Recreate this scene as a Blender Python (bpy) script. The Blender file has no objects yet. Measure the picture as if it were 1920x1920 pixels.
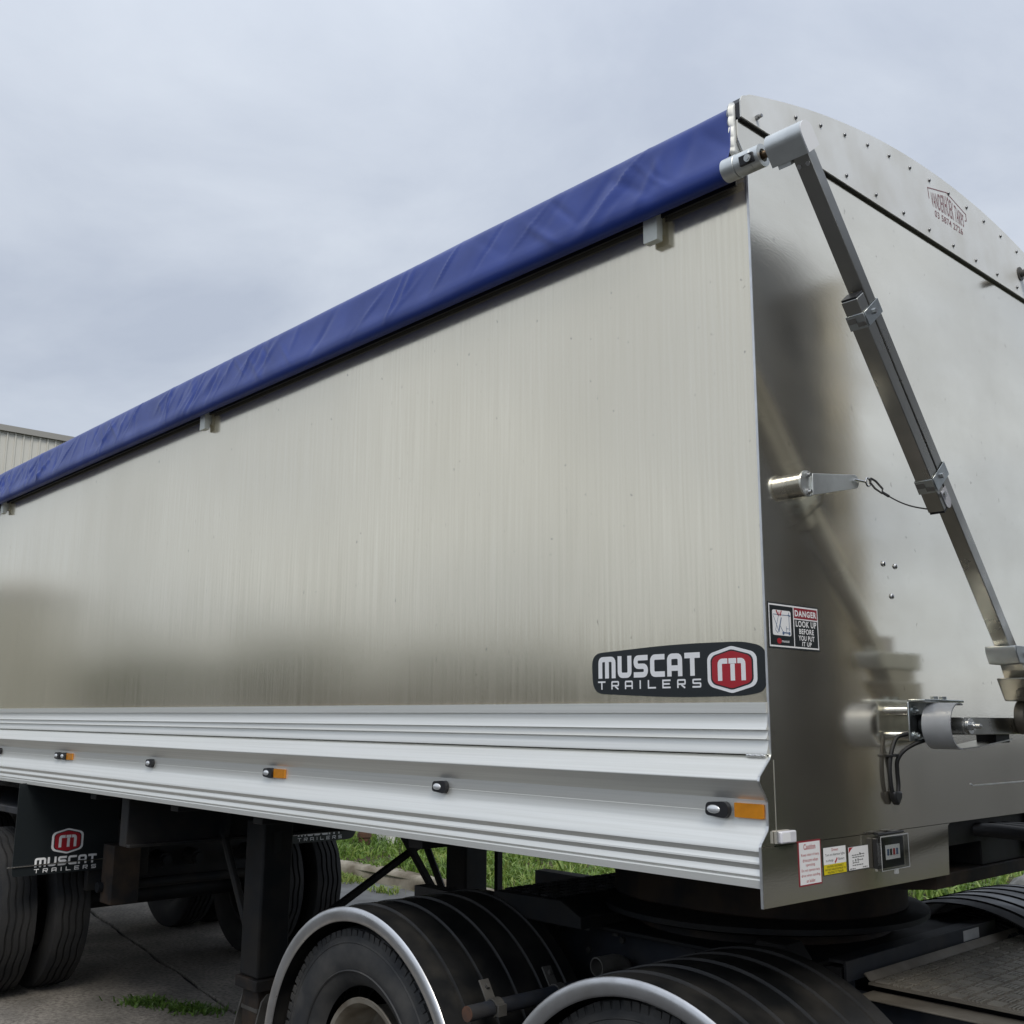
import bpy, bmesh, math, random
import numpy as np
from mathutils import Vector, Matrix, noise

random.seed(7)
rng = np.random.default_rng(7)
scene = bpy.context.scene
COL = scene.collection
rad = math.radians

# ------------------------------------------------------------------ camera
cam_d = bpy.data.cameras.new('camera')
cam = bpy.data.objects.new('camera', cam_d)
COL.objects.link(cam)
cam_d.sensor_width = 36.0
cam_d.lens = 36.0 * 1976.92 / 1920.0
cam_d.clip_start = 0.05
cam_d.clip_end = 1500
cam.matrix_world = Matrix(((0.67618961, 0.13765419, 0.72375337, 1.5624),
                           (0.73670829, -0.13345922, -0.6629099, -2.324),
                           (0.00533923, 0.98144789, -0.19165472, 1.70),
                           (0, 0, 0, 1)))
scene.camera = cam
scene.view_settings.view_transform = 'Standard'
scene.view_settings.look = 'None'
scene.view_settings.exposure = 0.18
scene.view_settings.gamma = 1.0
scene.view_settings.use_curve_mapping = False

# ------------------------------------------------------------------ sky and sun
SUN_EL, SUN_ROT = rad(47), rad(120)
world = bpy.data.worlds.new('World')
scene.world = world
world.use_nodes = True
nt = world.node_tree
nt.nodes.clear()
def N(t, **kw):
    n = nt.nodes.new(t)
    for k, v in kw.items():
        setattr(n, k, v)
    return n
out = N('ShaderNodeOutputWorld')
sky = N('ShaderNodeTexSky')
sky.sky_type = 'NISHITA'
sky.sun_disc = False
sky.sun_elevation = SUN_EL
sky.sun_rotation = SUN_ROT
bg_sky = N('ShaderNodeBackground')
bg_sky.inputs['Strength'].default_value = 0.10
nt.links.new(sky.outputs[0], bg_sky.inputs['Color'])
tc = N('ShaderNodeTexCoord')
sep = N('ShaderNodeSeparateXYZ')
nt.links.new(tc.outputs['Generated'], sep.inputs[0])
zc = N('ShaderNodeMath', operation='MAXIMUM'); zc.inputs[1].default_value = 0.0
nt.links.new(sep.outputs['Z'], zc.inputs[0])
za = N('ShaderNodeMath', operation='ADD'); za.inputs[1].default_value = 0.22
nt.links.new(zc.outputs[0], za.inputs[0])
dx = N('ShaderNodeMath', operation='DIVIDE'); dy = N('ShaderNodeMath', operation='DIVIDE')
nt.links.new(sep.outputs['X'], dx.inputs[0]); nt.links.new(za.outputs[0], dx.inputs[1])
nt.links.new(sep.outputs['Y'], dy.inputs[0]); nt.links.new(za.outputs[0], dy.inputs[1])
cmb = N('ShaderNodeCombineXYZ')
nt.links.new(dx.outputs[0], cmb.inputs[0]); nt.links.new(dy.outputs[0], cmb.inputs[1])
n1 = N('ShaderNodeTexNoise'); n1.inputs['Scale'].default_value = 1.7; n1.inputs['Detail'].default_value = 8; n1.inputs['Roughness'].default_value = 0.56; n1.inputs['Distortion'].default_value = 0.4
nt.links.new(cmb.outputs[0], n1.inputs['Vector'])
cr = N('ShaderNodeValToRGB')
cr.color_ramp.elements[0].position = 0.36; cr.color_ramp.elements[0].color = (0.44, 0.485, 0.57, 1)
cr.color_ramp.elements[1].position = 0.66; cr.color_ramp.elements[1].color = (0.585, 0.63, 0.70, 1)
nt.links.new(n1.outputs['Fac'], cr.inputs[0])
# a cloud deck is brighter overhead than low down
pw = N('ShaderNodeMath', operation='POWER'); pw.inputs[1].default_value = 2.4
nt.links.new(zc.outputs[0], pw.inputs[0])
grad = N('ShaderNodeMath', operation='MULTIPLY_ADD'); grad.inputs[1].default_value = 0.95; grad.inputs[2].default_value = 0.95
nt.links.new(pw.outputs[0], grad.inputs[0])
bg_c = N('ShaderNodeBackground')
nt.links.new(cr.outputs[0], bg_c.inputs['Color'])
nt.links.new(grad.outputs[0], bg_c.inputs['Strength'])
mixw = N('ShaderNodeMixShader'); mixw.inputs[0].default_value = 0.90
nt.links.new(bg_sky.outputs[0], mixw.inputs[1]); nt.links.new(bg_c.outputs[0], mixw.inputs[2])
nt.links.new(mixw.outputs[0], out.inputs['Surface'])

sun_d = bpy.data.lights.new('sun', 'SUN')
sun_d.energy = 1.5
sun_d.angle = rad(22)
sun_d.color = (1.0, 0.95, 0.87)
sun = bpy.data.objects.new('sun', sun_d)
COL.objects.link(sun)
_sd = Vector((math.sin(SUN_ROT) * math.cos(SUN_EL), math.cos(SUN_ROT) * math.cos(SUN_EL), math.sin(SUN_EL)))
sun.rotation_euler = _sd.to_track_quat('Z', 'Y').to_euler()

# ------------------------------------------------------------------ materials
MAT = {}
def mat(name, color, rough=0.5, metal=0.0, spec=0.5, noise_amt=0.0, nscale=8.0, stretch=(1, 1, 1), rough_var=0.0,
        bump=0.0, bscale=60.0, bstretch=(1, 1, 1), color2=None, wave=0.0, wscale=1.2, detail=6, coat=0.0,
        trans=0.0, lo=0.35, hi=0.65, dust=None, dust_amt=0.0, dscale=3.0, dstretch=(1, 1, 1), aniso=0.0, alpha=1.0, specks=0.0, speck_col=(0.3, 0.28, 0.24), speck_scale=70):
    m = bpy.data.materials.new(name)
    m.use_nodes = True
    t = m.node_tree
    b = t.nodes['Principled BSDF']
    b.inputs['Base Color'].default_value = (*color, 1)
    b.inputs['Roughness'].default_value = rough
    b.inputs['Metallic'].default_value = metal
    b.inputs['Specular IOR Level'].default_value = spec
    if coat: b.inputs['Coat Weight'].default_value = coat; b.inputs['Coat Roughness'].default_value = 0.08
    if trans: b.inputs['Transmission Weight'].default_value = trans
    if aniso: b.inputs['Anisotropic'].default_value = aniso
    if alpha < 1: b.inputs['Alpha'].default_value = alpha
    tcn = t.nodes.new('ShaderNodeTexCoord')
    def noi(scale, st, det=6):
        mp = t.nodes.new('ShaderNodeMapping'); mp.inputs['Scale'].default_value = st
        t.links.new(tcn.outputs['Object'], mp.inputs[0])
        nn = t.nodes.new('ShaderNodeTexNoise'); nn.inputs['Scale'].default_value = scale; nn.inputs['Detail'].default_value = det
        t.links.new(mp.outputs[0], nn.inputs['Vector'])
        return nn.outputs['Fac']
    col_out = None
    if noise_amt or color2:
        fac = noi(nscale, stretch, detail)
        r = t.nodes.new('ShaderNodeValToRGB')
        c2 = color2 or tuple(c * (1 - noise_amt) for c in color)
        r.color_ramp.elements[0].position = lo; r.color_ramp.elements[0].color = (*c2, 1)
        r.color_ramp.elements[1].position = hi; r.color_ramp.elements[1].color = (*color, 1)
        t.links.new(fac, r.inputs[0])
        col_out = r.outputs[0]
        if rough_var:
            mr = t.nodes.new('ShaderNodeMapRange')
            mr.inputs['From Min'].default_value = 0.3; mr.inputs['From Max'].default_value = 0.7
            mr.inputs['To Min'].default_value = rough + rough_var; mr.inputs['To Max'].default_value = rough - rough_var * 0.5
            t.links.new(fac, mr.inputs['Value']); t.links.new(mr.outputs[0], b.inputs['Roughness'])
    if dust:
        f2 = noi(dscale, dstretch, 8)
        r2 = t.nodes.new('ShaderNodeMapRange')
        r2.inputs['From Min'].default_value = 0.42; r2.inputs['From Max'].default_value = 0.72
        r2.inputs['To Min'].default_value = 0.0; r2.inputs['To Max'].default_value = dust_amt
        t.links.new(f2, r2.inputs['Value'])
        mx = t.nodes.new('ShaderNodeMixRGB')
        mx.inputs[1].default_value = (*color, 1); mx.inputs[2].default_value = (*dust, 1)
        if col_out: t.links.new(col_out, mx.inputs[1])
        t.links.new(r2.outputs[0], mx.inputs[0])
        col_out = mx.outputs[0]
    if specks:
        f3 = noi(speck_scale, (1, 1, .8), 2)
        r3 = t.nodes.new('ShaderNodeMapRange')
        r3.inputs['From Min'].default_value = 0.70; r3.inputs['From Max'].default_value = 0.76
        r3.inputs['To Min'].default_value = 0.0; r3.inputs['To Max'].default_value = specks
        t.links.new(f3, r3.inputs['Value'])
        mx3 = t.nodes.new('ShaderNodeMixRGB')
        mx3.inputs[1].default_value = (*color, 1); mx3.inputs[2].default_value = (*speck_col, 1)
        if col_out: t.links.new(col_out, mx3.inputs[1])
        t.links.new(r3.outputs[0], mx3.inputs[0])
        col_out = mx3.outputs[0]
    if col_out: t.links.new(col_out, b.inputs['Base Color'])
    nrm = None
    if wave:
        f = noi(wscale, (1, 1, 0.6), 1)
        bp = t.nodes.new('ShaderNodeBump'); bp.inputs['Strength'].default_value = 1.0; bp.inputs['Distance'].default_value = wave
        t.links.new(f, bp.inputs['Height']); nrm = bp.outputs[0]
    if bump:
        f = noi(bscale, bstretch, 5)
        bp = t.nodes.new('ShaderNodeBump'); bp.inputs['Strength'].default_value = 0.6; bp.inputs['Distance'].default_value = bump
        t.links.new(f, bp.inputs['Height'])
        if nrm: t.links.new(nrm, bp.inputs['Normal'])
        nrm = bp.outputs[0]
    if nrm: t.links.new(nrm, b.inputs['Normal'])
    MAT[name] = m
    return m

mat('sheet_side', (0.93, 0.855, 0.69), 0.15, 0.82, color2=(0.87, 0.795, 0.63), nscale=4.0, stretch=(22, 22, 0.5), rough_var=0.05,
    bump=0.00010, bscale=14, bstretch=(22, 22, 0.25), wave=0.0035, wscale=0.9, lo=0.3, hi=0.72, dust=(0.80, 0.73, 0.57), dust_amt=0.7, dscale=1.3, dstretch=(1, 1, .45), specks=0.55, speck_scale=45)
mat('sheet_front', (0.92, 0.87, 0.75), 0.115, 0.94, color2=(0.84, 0.785, 0.66), nscale=3.0, stretch=(1, 0.6, 2.0), rough_var=0.035,
    bump=0.00012, bscale=90, bstretch=(1, 0.5, 2.2), wave=0.003, wscale=1.3, lo=0.3, hi=0.75, specks=0.4, speck_scale=38, dust=(0.62, 0.57, 0.47), dust_amt=0.35, dscale=2.4)
mat('sheet_edge', (0.86, 0.86, 0.84), 0.42, 1.0, noise_amt=0.15, nscale=20)
mat('sheet_cap', (0.90, 0.91, 0.885), 0.48, 0.22, color2=(0.78, 0.78, 0.73), nscale=5, lo=0.25, hi=0.6, rough_var=0.05, dust=(0.62, 0.58, 0.50), dust_amt=0.2, dscale=7)
mat('extrusion', (0.90, 0.895, 0.84), 0.42, 0.70, color2=(0.83, 0.825, 0.77), nscale=5, stretch=(0.25, 8, 30), rough_var=0.06, bump=0.0003, bscale=30, bstretch=(0.1, 5, 12))
mat('arm_alloy', (0.52, 0.51, 0.47), 0.28, 1.0, noise_amt=0.15, nscale=12, rough_var=0.05)
mat('cast_alloy', (0.78, 0.80, 0.78), 0.42, 0.9, noise_amt=0.12, nscale=20)
mat('trim_cast', (0.55, 0.56, 0.54), 0.5, 0.6, noise_amt=0.2, nscale=40)
mat('zinc', (0.70, 0.74, 0.74), 0.32, 1.0, noise_amt=0.25, nscale=25)
mat('steel_bolt', (0.32, 0.32, 0.32), 0.35, 1.0)
mat('bright_bolt', (0.75, 0.75, 0.74), 0.25, 1.0)
mat('grey_powder', (0.46, 0.48, 0.51), 0.42, 0.25, noise_amt=0.08, nscale=30)
mat('brass', (0.20, 0.14, 0.09), 0.4, 1.0, noise_amt=0.3, nscale=40)
mat('black_rubber', (0.012, 0.012, 0.013), 0.5)
mat('black_plastic', (0.02, 0.02, 0.022), 0.38)
mat('tarp_blue', (0.016, 0.045, 0.27), 0.36, 0.0, 0.5, noise_amt=0.18, nscale=6, bump=0.0004, bscale=300, rough_var=0.06)
mat('clip_plastic', (0.86, 0.88, 0.79), 0.5, noise_amt=0.12, nscale=25)
mat('amber', (0.72, 0.27, 0.012), 0.25, coat=0.5, noise_amt=0.12, nscale=60)
mat('lens', (0.75, 0.77, 0.78), 0.12, 0.4, coat=1.0)
mat('lamp_white', (0.78, 0.78, 0.83), 0.25, coat=0.6, noise_amt=0.1, nscale=40)
mat('decal_black', (0.018, 0.022, 0.024), 0.3)
mat('decal_red', (0.42, 0.02, 0.03), 0.35)
mat('decal_darkred', (0.28, 0.015, 0.03), 0.4)
mat('decal_white', (0.88, 0.885, 0.89), 0.4)
mat('decal_yellow', (0.75, 0.62, 0.02), 0.4)
mat('decal_maroon', (0.27, 0.13, 0.14), 0.5)
mat('decal_blue', (0.10, 0.16, 0.28), 0.5)
mat('chassis_black', (0.010, 0.012, 0.015), 0.55, 0.0, 0.3, color2=(0.018, 0.017, 0.016), nscale=7, lo=0.35, hi=0.6, rough_var=0.1, dust=(0.05, 0.042, 0.033), dust_amt=0.4, dscale=5)
mat('rusty_black', (0.018, 0.017, 0.017), 0.7, 0.0, 0.3, color2=(0.055, 0.038, 0.026), nscale=6, lo=0.40, hi=0.62)
mat('dull_steel', (0.12, 0.115, 0.105), 0.6, 0.3, noise_amt=0.5, nscale=10)
mat('tyre', (0.016, 0.017, 0.019), 0.75, 0.0, 0.3, color2=(0.026, 0.0255, 0.025), nscale=9, bump=0.0006, bscale=90, dust=(0.07, 0.065, 0.06), dust_amt=0.3, dscale=4)
mat('tyre_side', (0.026, 0.028, 0.031), 0.62, 0.0, 0.4, color2=(0.048, 0.048, 0.047), nscale=7, bump=0.0008, bscale=50, dust=(0.15, 0.14, 0.125), dust_amt=0.32, dscale=9)
mat('guard_black', (0.010, 0.011, 0.012), 0.40, 0.0, 0.4, color2=(0.020, 0.0195, 0.019), nscale=5, rough_var=0.16, bump=0.0003, bscale=120, dust=(0.055, 0.05, 0.042), dust_amt=0.5, dscale=9, lo=0.3, hi=0.62)
mat('guard_trim', (0.80, 0.80, 0.80), 0.32, 0.95, noise_amt=0.15, nscale=14, rough_var=0.1, dust=(0.45, 0.43, 0.40), dust_amt=0.5, dscale=8)
mat('rim_paint', (0.42, 0.39, 0.33), 0.5, 0.5, color2=(0.20, 0.17, 0.13), nscale=9, dust=(0.10, 0.085, 0.07), dust_amt=0.5, dscale=6)
mat('tread_pale', (0.46, 0.42, 0.35), 0.45, 0.3, noise_amt=0.3, nscale=9)  # paler than the deck plate so the raised bars stand out
mat('stub_steel', (0.22, 0.21, 0.19), 0.6, 0.2, noise_amt=0.4, nscale=12)
mat('checker', (0.34, 0.305, 0.25), 0.55, 0.2, color2=(0.20, 0.175, 0.14), nscale=6, rough_var=0.1)
mat('beam_blue', (0.030, 0.036, 0.048), 0.5, 0.0, 0.4, color2=(0.020, 0.022, 0.027), nscale=8, dust=(0.09, 0.078, 0.06), dust_amt=0.4, dscale=6)
mat('cab_paint', (0.016, 0.020, 0.030), 0.25, coat=0.5)
mat('chrome', (0.62, 0.55, 0.42), 0.18, 1.0, noise_amt=0.2, nscale=5)
mat('glass_dark', (0.02, 0.022, 0.025), 0.06)
mat('concrete', (0.29, 0.265, 0.23), 0.9, 0.0, 0.2, color2=(0.17, 0.158, 0.14), nscale=3.5, detail=12, lo=0.32, hi=0.66, bump=0.012, bscale=70, dust=(0.10, 0.09, 0.078), dust_amt=0.95, dscale=38)
mat('asphalt', (0.060, 0.060, 0.060), 0.85, 0.0, 0.3, color2=(0.042, 0.042, 0.042), nscale=6, bump=0.006, bscale=120)
mat('road', (0.20, 0.205, 0.205), 0.9, 0.0, 0.2, color2=(0.13, 0.13, 0.13), nscale=2.5, detail=10, bump=0.003, bscale=80)
mat('kerb_concrete', (0.36, 0.33, 0.27), 0.9, 0.0, 0.2, color2=(0.17, 0.145, 0.11), nscale=3.5, detail=9, bump=0.006, bscale=25, lo=0.38, hi=0.6)
mat('soil', (0.07, 0.055, 0.038), 0.95, 0.0, 0.1, color2=(0.05, 0.065, 0.022), nscale=4, bump=0.02, bscale=14)
mat('stone', (0.30, 0.295, 0.28), 0.9, 0.0, 0.2, color2=(0.13, 0.13, 0.12), nscale=7, bump=0.012, bscale=18)
mat('rust_pipe', (0.13, 0.06, 0.035), 0.8, color2=(0.06, 0.035, 0.025), nscale=12)
mat('white_plastic', (0.75, 0.75, 0.73), 0.5, noise_amt=0.2, nscale=12)
mat('shed_cream', (0.66, 0.645, 0.58), 0.55, 0.2, noise_amt=0.12, nscale=1.5, stretch=(1, 1, .3))
mat('shed_trim', (0.34, 0.33, 0.30), 0.55, 0.2)
mat('shed_grey', (0.30, 0.31, 0.28), 0.6)
mat('bark', (0.08, 0.06, 0.045), 0.9)

def leaf_mat(name, c1, c2, c3, scale):
    m = bpy.data.materials.new(name); m.use_nodes = True
    t = m.node_tree; b = t.nodes['Principled BSDF']
    b.inputs['Roughness'].default_value = 0.5
    b.inputs['Subsurface Weight'].default_value = 0.0
    at = t.nodes.new('ShaderNodeAttribute'); at.attribute_name = 'tint'
    r = t.nodes.new('ShaderNodeValToRGB')
    r.color_ramp.elements[0].color = (*c1, 1); r.color_ramp.elements[1].color = (*c3, 1)
    e = r.color_ramp.elements.new(0.5); e.color = (*c2, 1)
    t.links.new(at.outputs['Fac'], r.inputs[0]); t.links.new(r.outputs[0], b.inputs['Base Color'])
    tr = t.nodes.new('ShaderNodeBsdfTranslucent'); t.links.new(r.outputs[0], tr.inputs['Color'])
    mx = t.nodes.new('ShaderNodeMixShader'); mx.inputs[0].default_value = 0.3
    t.links.new(b.outputs[0], mx.inputs[1]); t.links.new(tr.outputs[0], mx.inputs[2])
    t.links.new(mx.outputs[0], t.nodes['Material Output'].inputs['Surface'])
    MAT[name] = m
leaf_mat('grass', (0.06, 0.12, 0.018), (0.16, 0.27, 0.045), (0.34, 0.40, 0.11), 1)
leaf_mat('foliage', (0.03, 0.05, 0.018), (0.06, 0.09, 0.03), (0.10, 0.12, 0.05), 1)

# a clear cover: thin glass with see-through shadows
m = bpy.data.materials.new('clear_plastic'); m.use_nodes = True
t = m.node_tree
tr = t.nodes.new('ShaderNodeBsdfTransparent'); tr.inputs[0].default_value = (0.86, 0.87, 0.87, 1)
gl = t.nodes.new('ShaderNodeBsdfGlossy'); gl.inputs['Roughness'].default_value = 0.05
mx = t.nodes.new('ShaderNodeMixShader')
mx.inputs[0].default_value = 0.06; t.links.new(tr.outputs[0], mx.inputs[1]); t.links.new(gl.outputs[0], mx.inputs[2])
t.links.new(mx.outputs[0], t.nodes['Material Output'].inputs['Surface'])
MAT['clear_plastic'] = m

# ------------------------------------------------------------------ mesh helpers
class MB:
    def __init__(s): s.v = []; s.f = []
    def add(s, v, f):
        o = len(s.v)
        s.v += [tuple(p) for p in v]
        s.f += [tuple(i + o for i in q) for q in f]
        return s
    def box(s, x0, x1, y0, y1, z0, z1):
        v = [(x, y, z) for x in (x0, x1) for y in (y0, y1) for z in (z0, z1)]
        return s.add(v, [(0, 1, 3, 2), (4, 6, 7, 5), (0, 4, 5, 1), (2, 3, 7, 6), (0, 2, 6, 4), (1, 5, 7, 3)])
    def obox(s, c, ax, ay, az, hx, hy, hz):
        c, ax, ay, az = Vector(c), Vector(ax), Vector(ay), Vector(az)
        v = [c + ax * a * hx + ay * b * hy + az * d * hz for a in (-1, 1) for b in (-1, 1) for d in (-1, 1)]
        return s.add(v, [(0, 1, 3, 2), (4, 6, 7, 5), (0, 4, 5, 1), (2, 3, 7, 6), (0, 2, 6, 4), (1, 5, 7, 3)])
    def bar(s, a, b, w, h, up=(0, 0, 1)):
        a, b = Vector(a), Vector(b)
        d = (b - a).normalized()
        u = Vector(up); sx = d.cross(u).normalized(); uz = sx.cross(d).normalized()
        return s.obox((a + b) / 2, d, sx, uz, (b - a).length / 2, w / 2, h / 2)
    def prism(s, poly, axis, a0, a1):
        """closed polygon (2D) swept along an axis; axis 'x': poly=(y,z), 'y': (x,z), 'z': (x,y)"""
        def p3(p, a):
            return (a, p[0], p[1]) if axis == 'x' else ((p[0], a, p[1]) if axis == 'y' else (p[0], p[1], a))
        n = len(poly)
        v = [p3(p, a0) for p in poly] + [p3(p, a1) for p in poly]
        f = [tuple(range(n))[::-1], tuple(range(n, 2 * n))] + [(i, (i + 1) % n, n + (i + 1) % n, n + i) for i in range(n)]
        return s.add(v, f)
    def cyl(s, a, b, r, r2=None, n=20, cap=True):
        a, b = Vector(a), Vector(b)
        r2 = r if r2 is None else r2
        d = (b - a).normalized()
        u = d.orthogonal().normalized(); w = d.cross(u)
        v = []
        for c, rr in ((a, r), (b, r2)):
            for i in range(n):
                t = 2 * math.pi * i / n
                v.append(c + (u * math.cos(t) + w * math.sin(t)) * rr)
        f = [(i, (i + 1) % n, n + (i + 1) % n, n + i) for i in range(n)]
        if cap: f += [tuple(range(n))[::-1], tuple(range(n, 2 * n))]
        return s.add(v, f)
    def pipe(s, a, b, r, ri, n=20):
        a, b = Vector(a), Vector(b)
        d = (b - a).normalized(); u = d.orthogonal().normalized(); w = d.cross(u)
        rings = []
        for c, rr in ((a, ri), (a, r), (b, r), (b, ri)):
            rings.append([c + (u * math.cos(2 * math.pi * i / n) + w * math.sin(2 * math.pi * i / n)) * rr for i in range(n)])
        v = [p for q in rings for p in q]
        f = []
        for k in range(4):
            k2 = (k + 1) % 4
            f += [(k * n + i, k * n + (i + 1) % n, k2 * n + (i + 1) % n, k2 * n + i) for i in range(n)]
        return s.add(v, f)
    def tube(s, pts, r, n=8, closed=False):
        pts = [Vector(p) for p in pts]
        v = []; f = []
        m = len(pts)
        up = None
        for k, p in enumerate(pts):
            if closed: d = (pts[(k + 1) % m] - pts[k - 1]).normalized()
            else: d = (pts[min(k + 1, m - 1)] - pts[max(k - 1, 0)]).normalized()
            if up is None: up = d.orthogonal().normalized()
            u = (up - d * up.dot(d)).normalized(); up = u
            w = d.cross(u)
            rr = r[k] if isinstance(r, (list, tuple)) else r
            v += [p + (u * math.cos(2 * math.pi * i / n) + w * math.sin(2 * math.pi * i / n)) * rr for i in range(n)]
        for k in range(m if closed else m - 1):
            k2 = (k + 1) % m
            f += [(k * n + i, k * n + (i + 1) % n, k2 * n + (i + 1) % n, k2 * n + i) for i in range(n)]
        if not closed: f += [tuple(range(n))[::-1], tuple(range((m - 1) * n, m * n))]
        return s.add(v, f)
    def lathe_y(s, prof, c, n=64, a0=0.0, a1=2 * math.pi, shift=None, close_prof=False):
        """profile [(y, r)] turned about the Y axis through c=(x, y, z)"""
        full = abs(a1 - a0 - 2 * math.pi) < 1e-6
        k = n if full else n + 1
        m = len(prof)
        v = []
        for j in range(k):
            t = a0 + (a1 - a0) * j / n
            for i, (y, r) in enumerate(prof):
                dy_, dr_ = shift(i, j) if shift else (0, 0)
                v.append((c[0] + math.cos(t) * (r + dr_), c[1] + y + dy_, c[2] + math.sin(t) * (r + dr_)))
        f = []
        mm = m if close_prof else m - 1
        for j in range(n):
            j2 = (j + 1) % k
            f += [(j * m + i, j * m + (i + 1) % m, j2 * m + (i + 1) % m, j2 * m + i) for i in range(mm)]
        if close_prof and not full:
            f += [tuple(range(m)), tuple(range((k - 1) * m, k * m))[::-1]]
        return s.add(v, f)
    def ball(s, c, r, n=8, sc=(1, 1, 1)):
        v = []; f = []
        for j in range(n + 1):
            ph = math.pi * j / n
            for i in range(2 * n):
                th = math.pi * i / n
                v.append((c[0] + sc[0] * r * math.sin(ph) * math.cos(th), c[1] + sc[1] * r * math.sin(ph) * math.sin(th), c[2] + sc[2] * r * math.cos(ph)))
        for j in range(n):
            for i in range(2 * n):
                a = j * 2 * n; b = (j + 1) * 2 * n; i2 = (i + 1) % (2 * n)
                f.append((a + i, b + i, b + i2, a + i2))
        return s.add(v, f)

def finish(me, material, smooth, ang):
    bm = bmesh.new(); bm.from_mesh(me)
    bmesh.ops.remove_doubles(bm, verts=bm.verts, dist=1e-6)
    bmesh.ops.recalc_face_normals(bm, faces=bm.faces)
    bm.to_mesh(me); bm.free()
    me.materials.append(MAT[material])
    if smooth:
        me.polygons.foreach_set('use_smooth', [True] * len(me.polygons))
        me.set_sharp_from_angle(angle=rad(ang))
def attach(o, parent):
    if parent is not None:
        o.parent = parent
        o.matrix_parent_inverse = parent_world(parent).inverted()
def parent_world(p):
    return p.get('_w') and Matrix.Translation(Vector(p['_w'])) or Matrix.Identity(4)
def obj(name, mb, material, parent=None, smooth=True, ang=35, bevel=0.0, seg=2, raw=False):
    me = bpy.data.meshes.new(name)
    me.from_pydata(mb.v, [], mb.f)
    if raw:
        me.materials.append(MAT[material])
    else:
        finish(me, material, smooth, ang)
    o = bpy.data.objects.new(name, me)
    COL.objects.link(o)
    attach(o, parent)
    if bevel:
        md = o.modifiers.new('bevel', 'BEVEL'); md.width = bevel; md.segments = seg; md.limit_method = 'ANGLE'; md.angle_limit = rad(40)
    return o
ROOTS = []
def thing(name, label, cat, loc=(0, 0, 0), group=None):
    o = bpy.data.objects.new(name, None)
    COL.objects.link(o); o.location = loc
    o.empty_display_size = 0.2
    o['label'] = label; o['category'] = cat
    if group: o['group'] = group
    o['_w'] = loc
    ROOTS.append(o)
    return o
def tag(o, label=None, cat=None, group=None, kind=None):
    if label: o['label'] = label
    if cat: o['category'] = cat
    if group: o['group'] = group
    if kind: o['kind'] = kind
    return o
def inst(src, name, loc, parent, rot=None):
    """a copy that shares mesh data, placed at loc"""
    o = bpy.data.objects.new(name, src.data if hasattr(src, 'data') else src)
    COL.objects.link(o)
    o.location = loc
    if rot: o.rotation_euler = rot
    attach(o, parent)
    return o
def mesh_only(name, mb, material, smooth=True, ang=35):
    me = bpy.data.meshes.new(name); me.from_pydata(mb.v, [], mb.f); finish(me, material, smooth, ang)
    return me

# ---- flat graphics: frames, strokes and lettering
class Frame:
    def __init__(s, o, u, v):
        s.o = Vector(o); s.u = Vector(u); s.v = Vector(v); s.n = s.u.cross(s.v).normalized()
    def p(s, a, b, c=0.0): return s.o + s.u * a + s.v * b + s.n * c
def plate(mb, fr, poly, c0, c1):
    n = len(poly)
    v = [fr.p(a, b, c0) for a, b in poly] + [fr.p(a, b, c1) for a, b in poly]
    f = [tuple(range(n))[::-1], tuple(range(n, 2 * n))] + [(i, (i + 1) % n, n + (i + 1) % n, n + i) for i in range(n)]
    mb.add(v, f)
def rect(a0, b0, a1, b1): return [(a0, b0), (a1, b0), (a1, b1), (a0, b1)]
def rounded(poly, r, n=5):
    out_ = []
    m = len(poly)
    for i in range(m):
        p = Vector((*poly[i], 0)); a = Vector((*poly[i - 1], 0)); b = Vector((*poly[(i + 1) % m], 0))
        rr = r[i] if isinstance(r, (list, tuple)) else r
        d1 = (a - p); d2 = (b - p)
        k = min(rr, d1.length * 0.49, d2.length * 0.49)
        if k <= 1e-6: out_.append((p.x, p.y)); continue
        q1 = p + d1.normalized() * k; q2 = p + d2.normalized() * k
        for j in range(n + 1):
            t = j / n
            q = q1 * (1 - t) ** 2 + p * 2 * t * (1 - t) + q2 * t * t
            out_.append((q.x, q.y))
    return out_
def fillet(path, r, n=4):
    pts = [path[0]]
    for i in range(1, len(path) - 1):
        p = Vector((*path[i], 0)); a = Vector((*path[i - 1], 0)); b = Vector((*path[i + 1], 0))
        k = min(r, (a - p).length * 0.49, (b - p).length * 0.49)
        if k < 1e-6: pts.append(path[i]); continue
        q1 = p + (a - p).normalized() * k; q2 = p + (b - p).normalized() * k
        for j in range(n + 1):
            t = j / n
            q = q1 * (1 - t) ** 2 + p * 2 * t * (1 - t) + q2 * t * t
            pts.append((q.x, q.y))
    pts.append(path[-1])
    return pts
def strip(path, t):
    """mitred band of thickness t along a path, as one closed polygon"""
    m = len(path); L = []; Rr = []
    for i in range(m):
        p = Vector(path[i])
        if i == 0: d1 = d2 = (Vector(path[1]) - p).normalized()
        elif i == m - 1: d1 = d2 = (p - Vector(path[-2])).normalized()
        else: d1 = (p - Vector(path[i - 1])).normalized(); d2 = (Vector(path[i + 1]) - p).normalized()
        n1 = Vector((-d1.y, d1.x)); n2 = Vector((-d2.y, d2.x))
        nn = (n1 + n2).normalized()
        k = (t / 2) / max(0.35, nn.dot(n1))
        L.append((p + nn * k)); Rr.append((p - nn * k))
    return L, Rr
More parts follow.
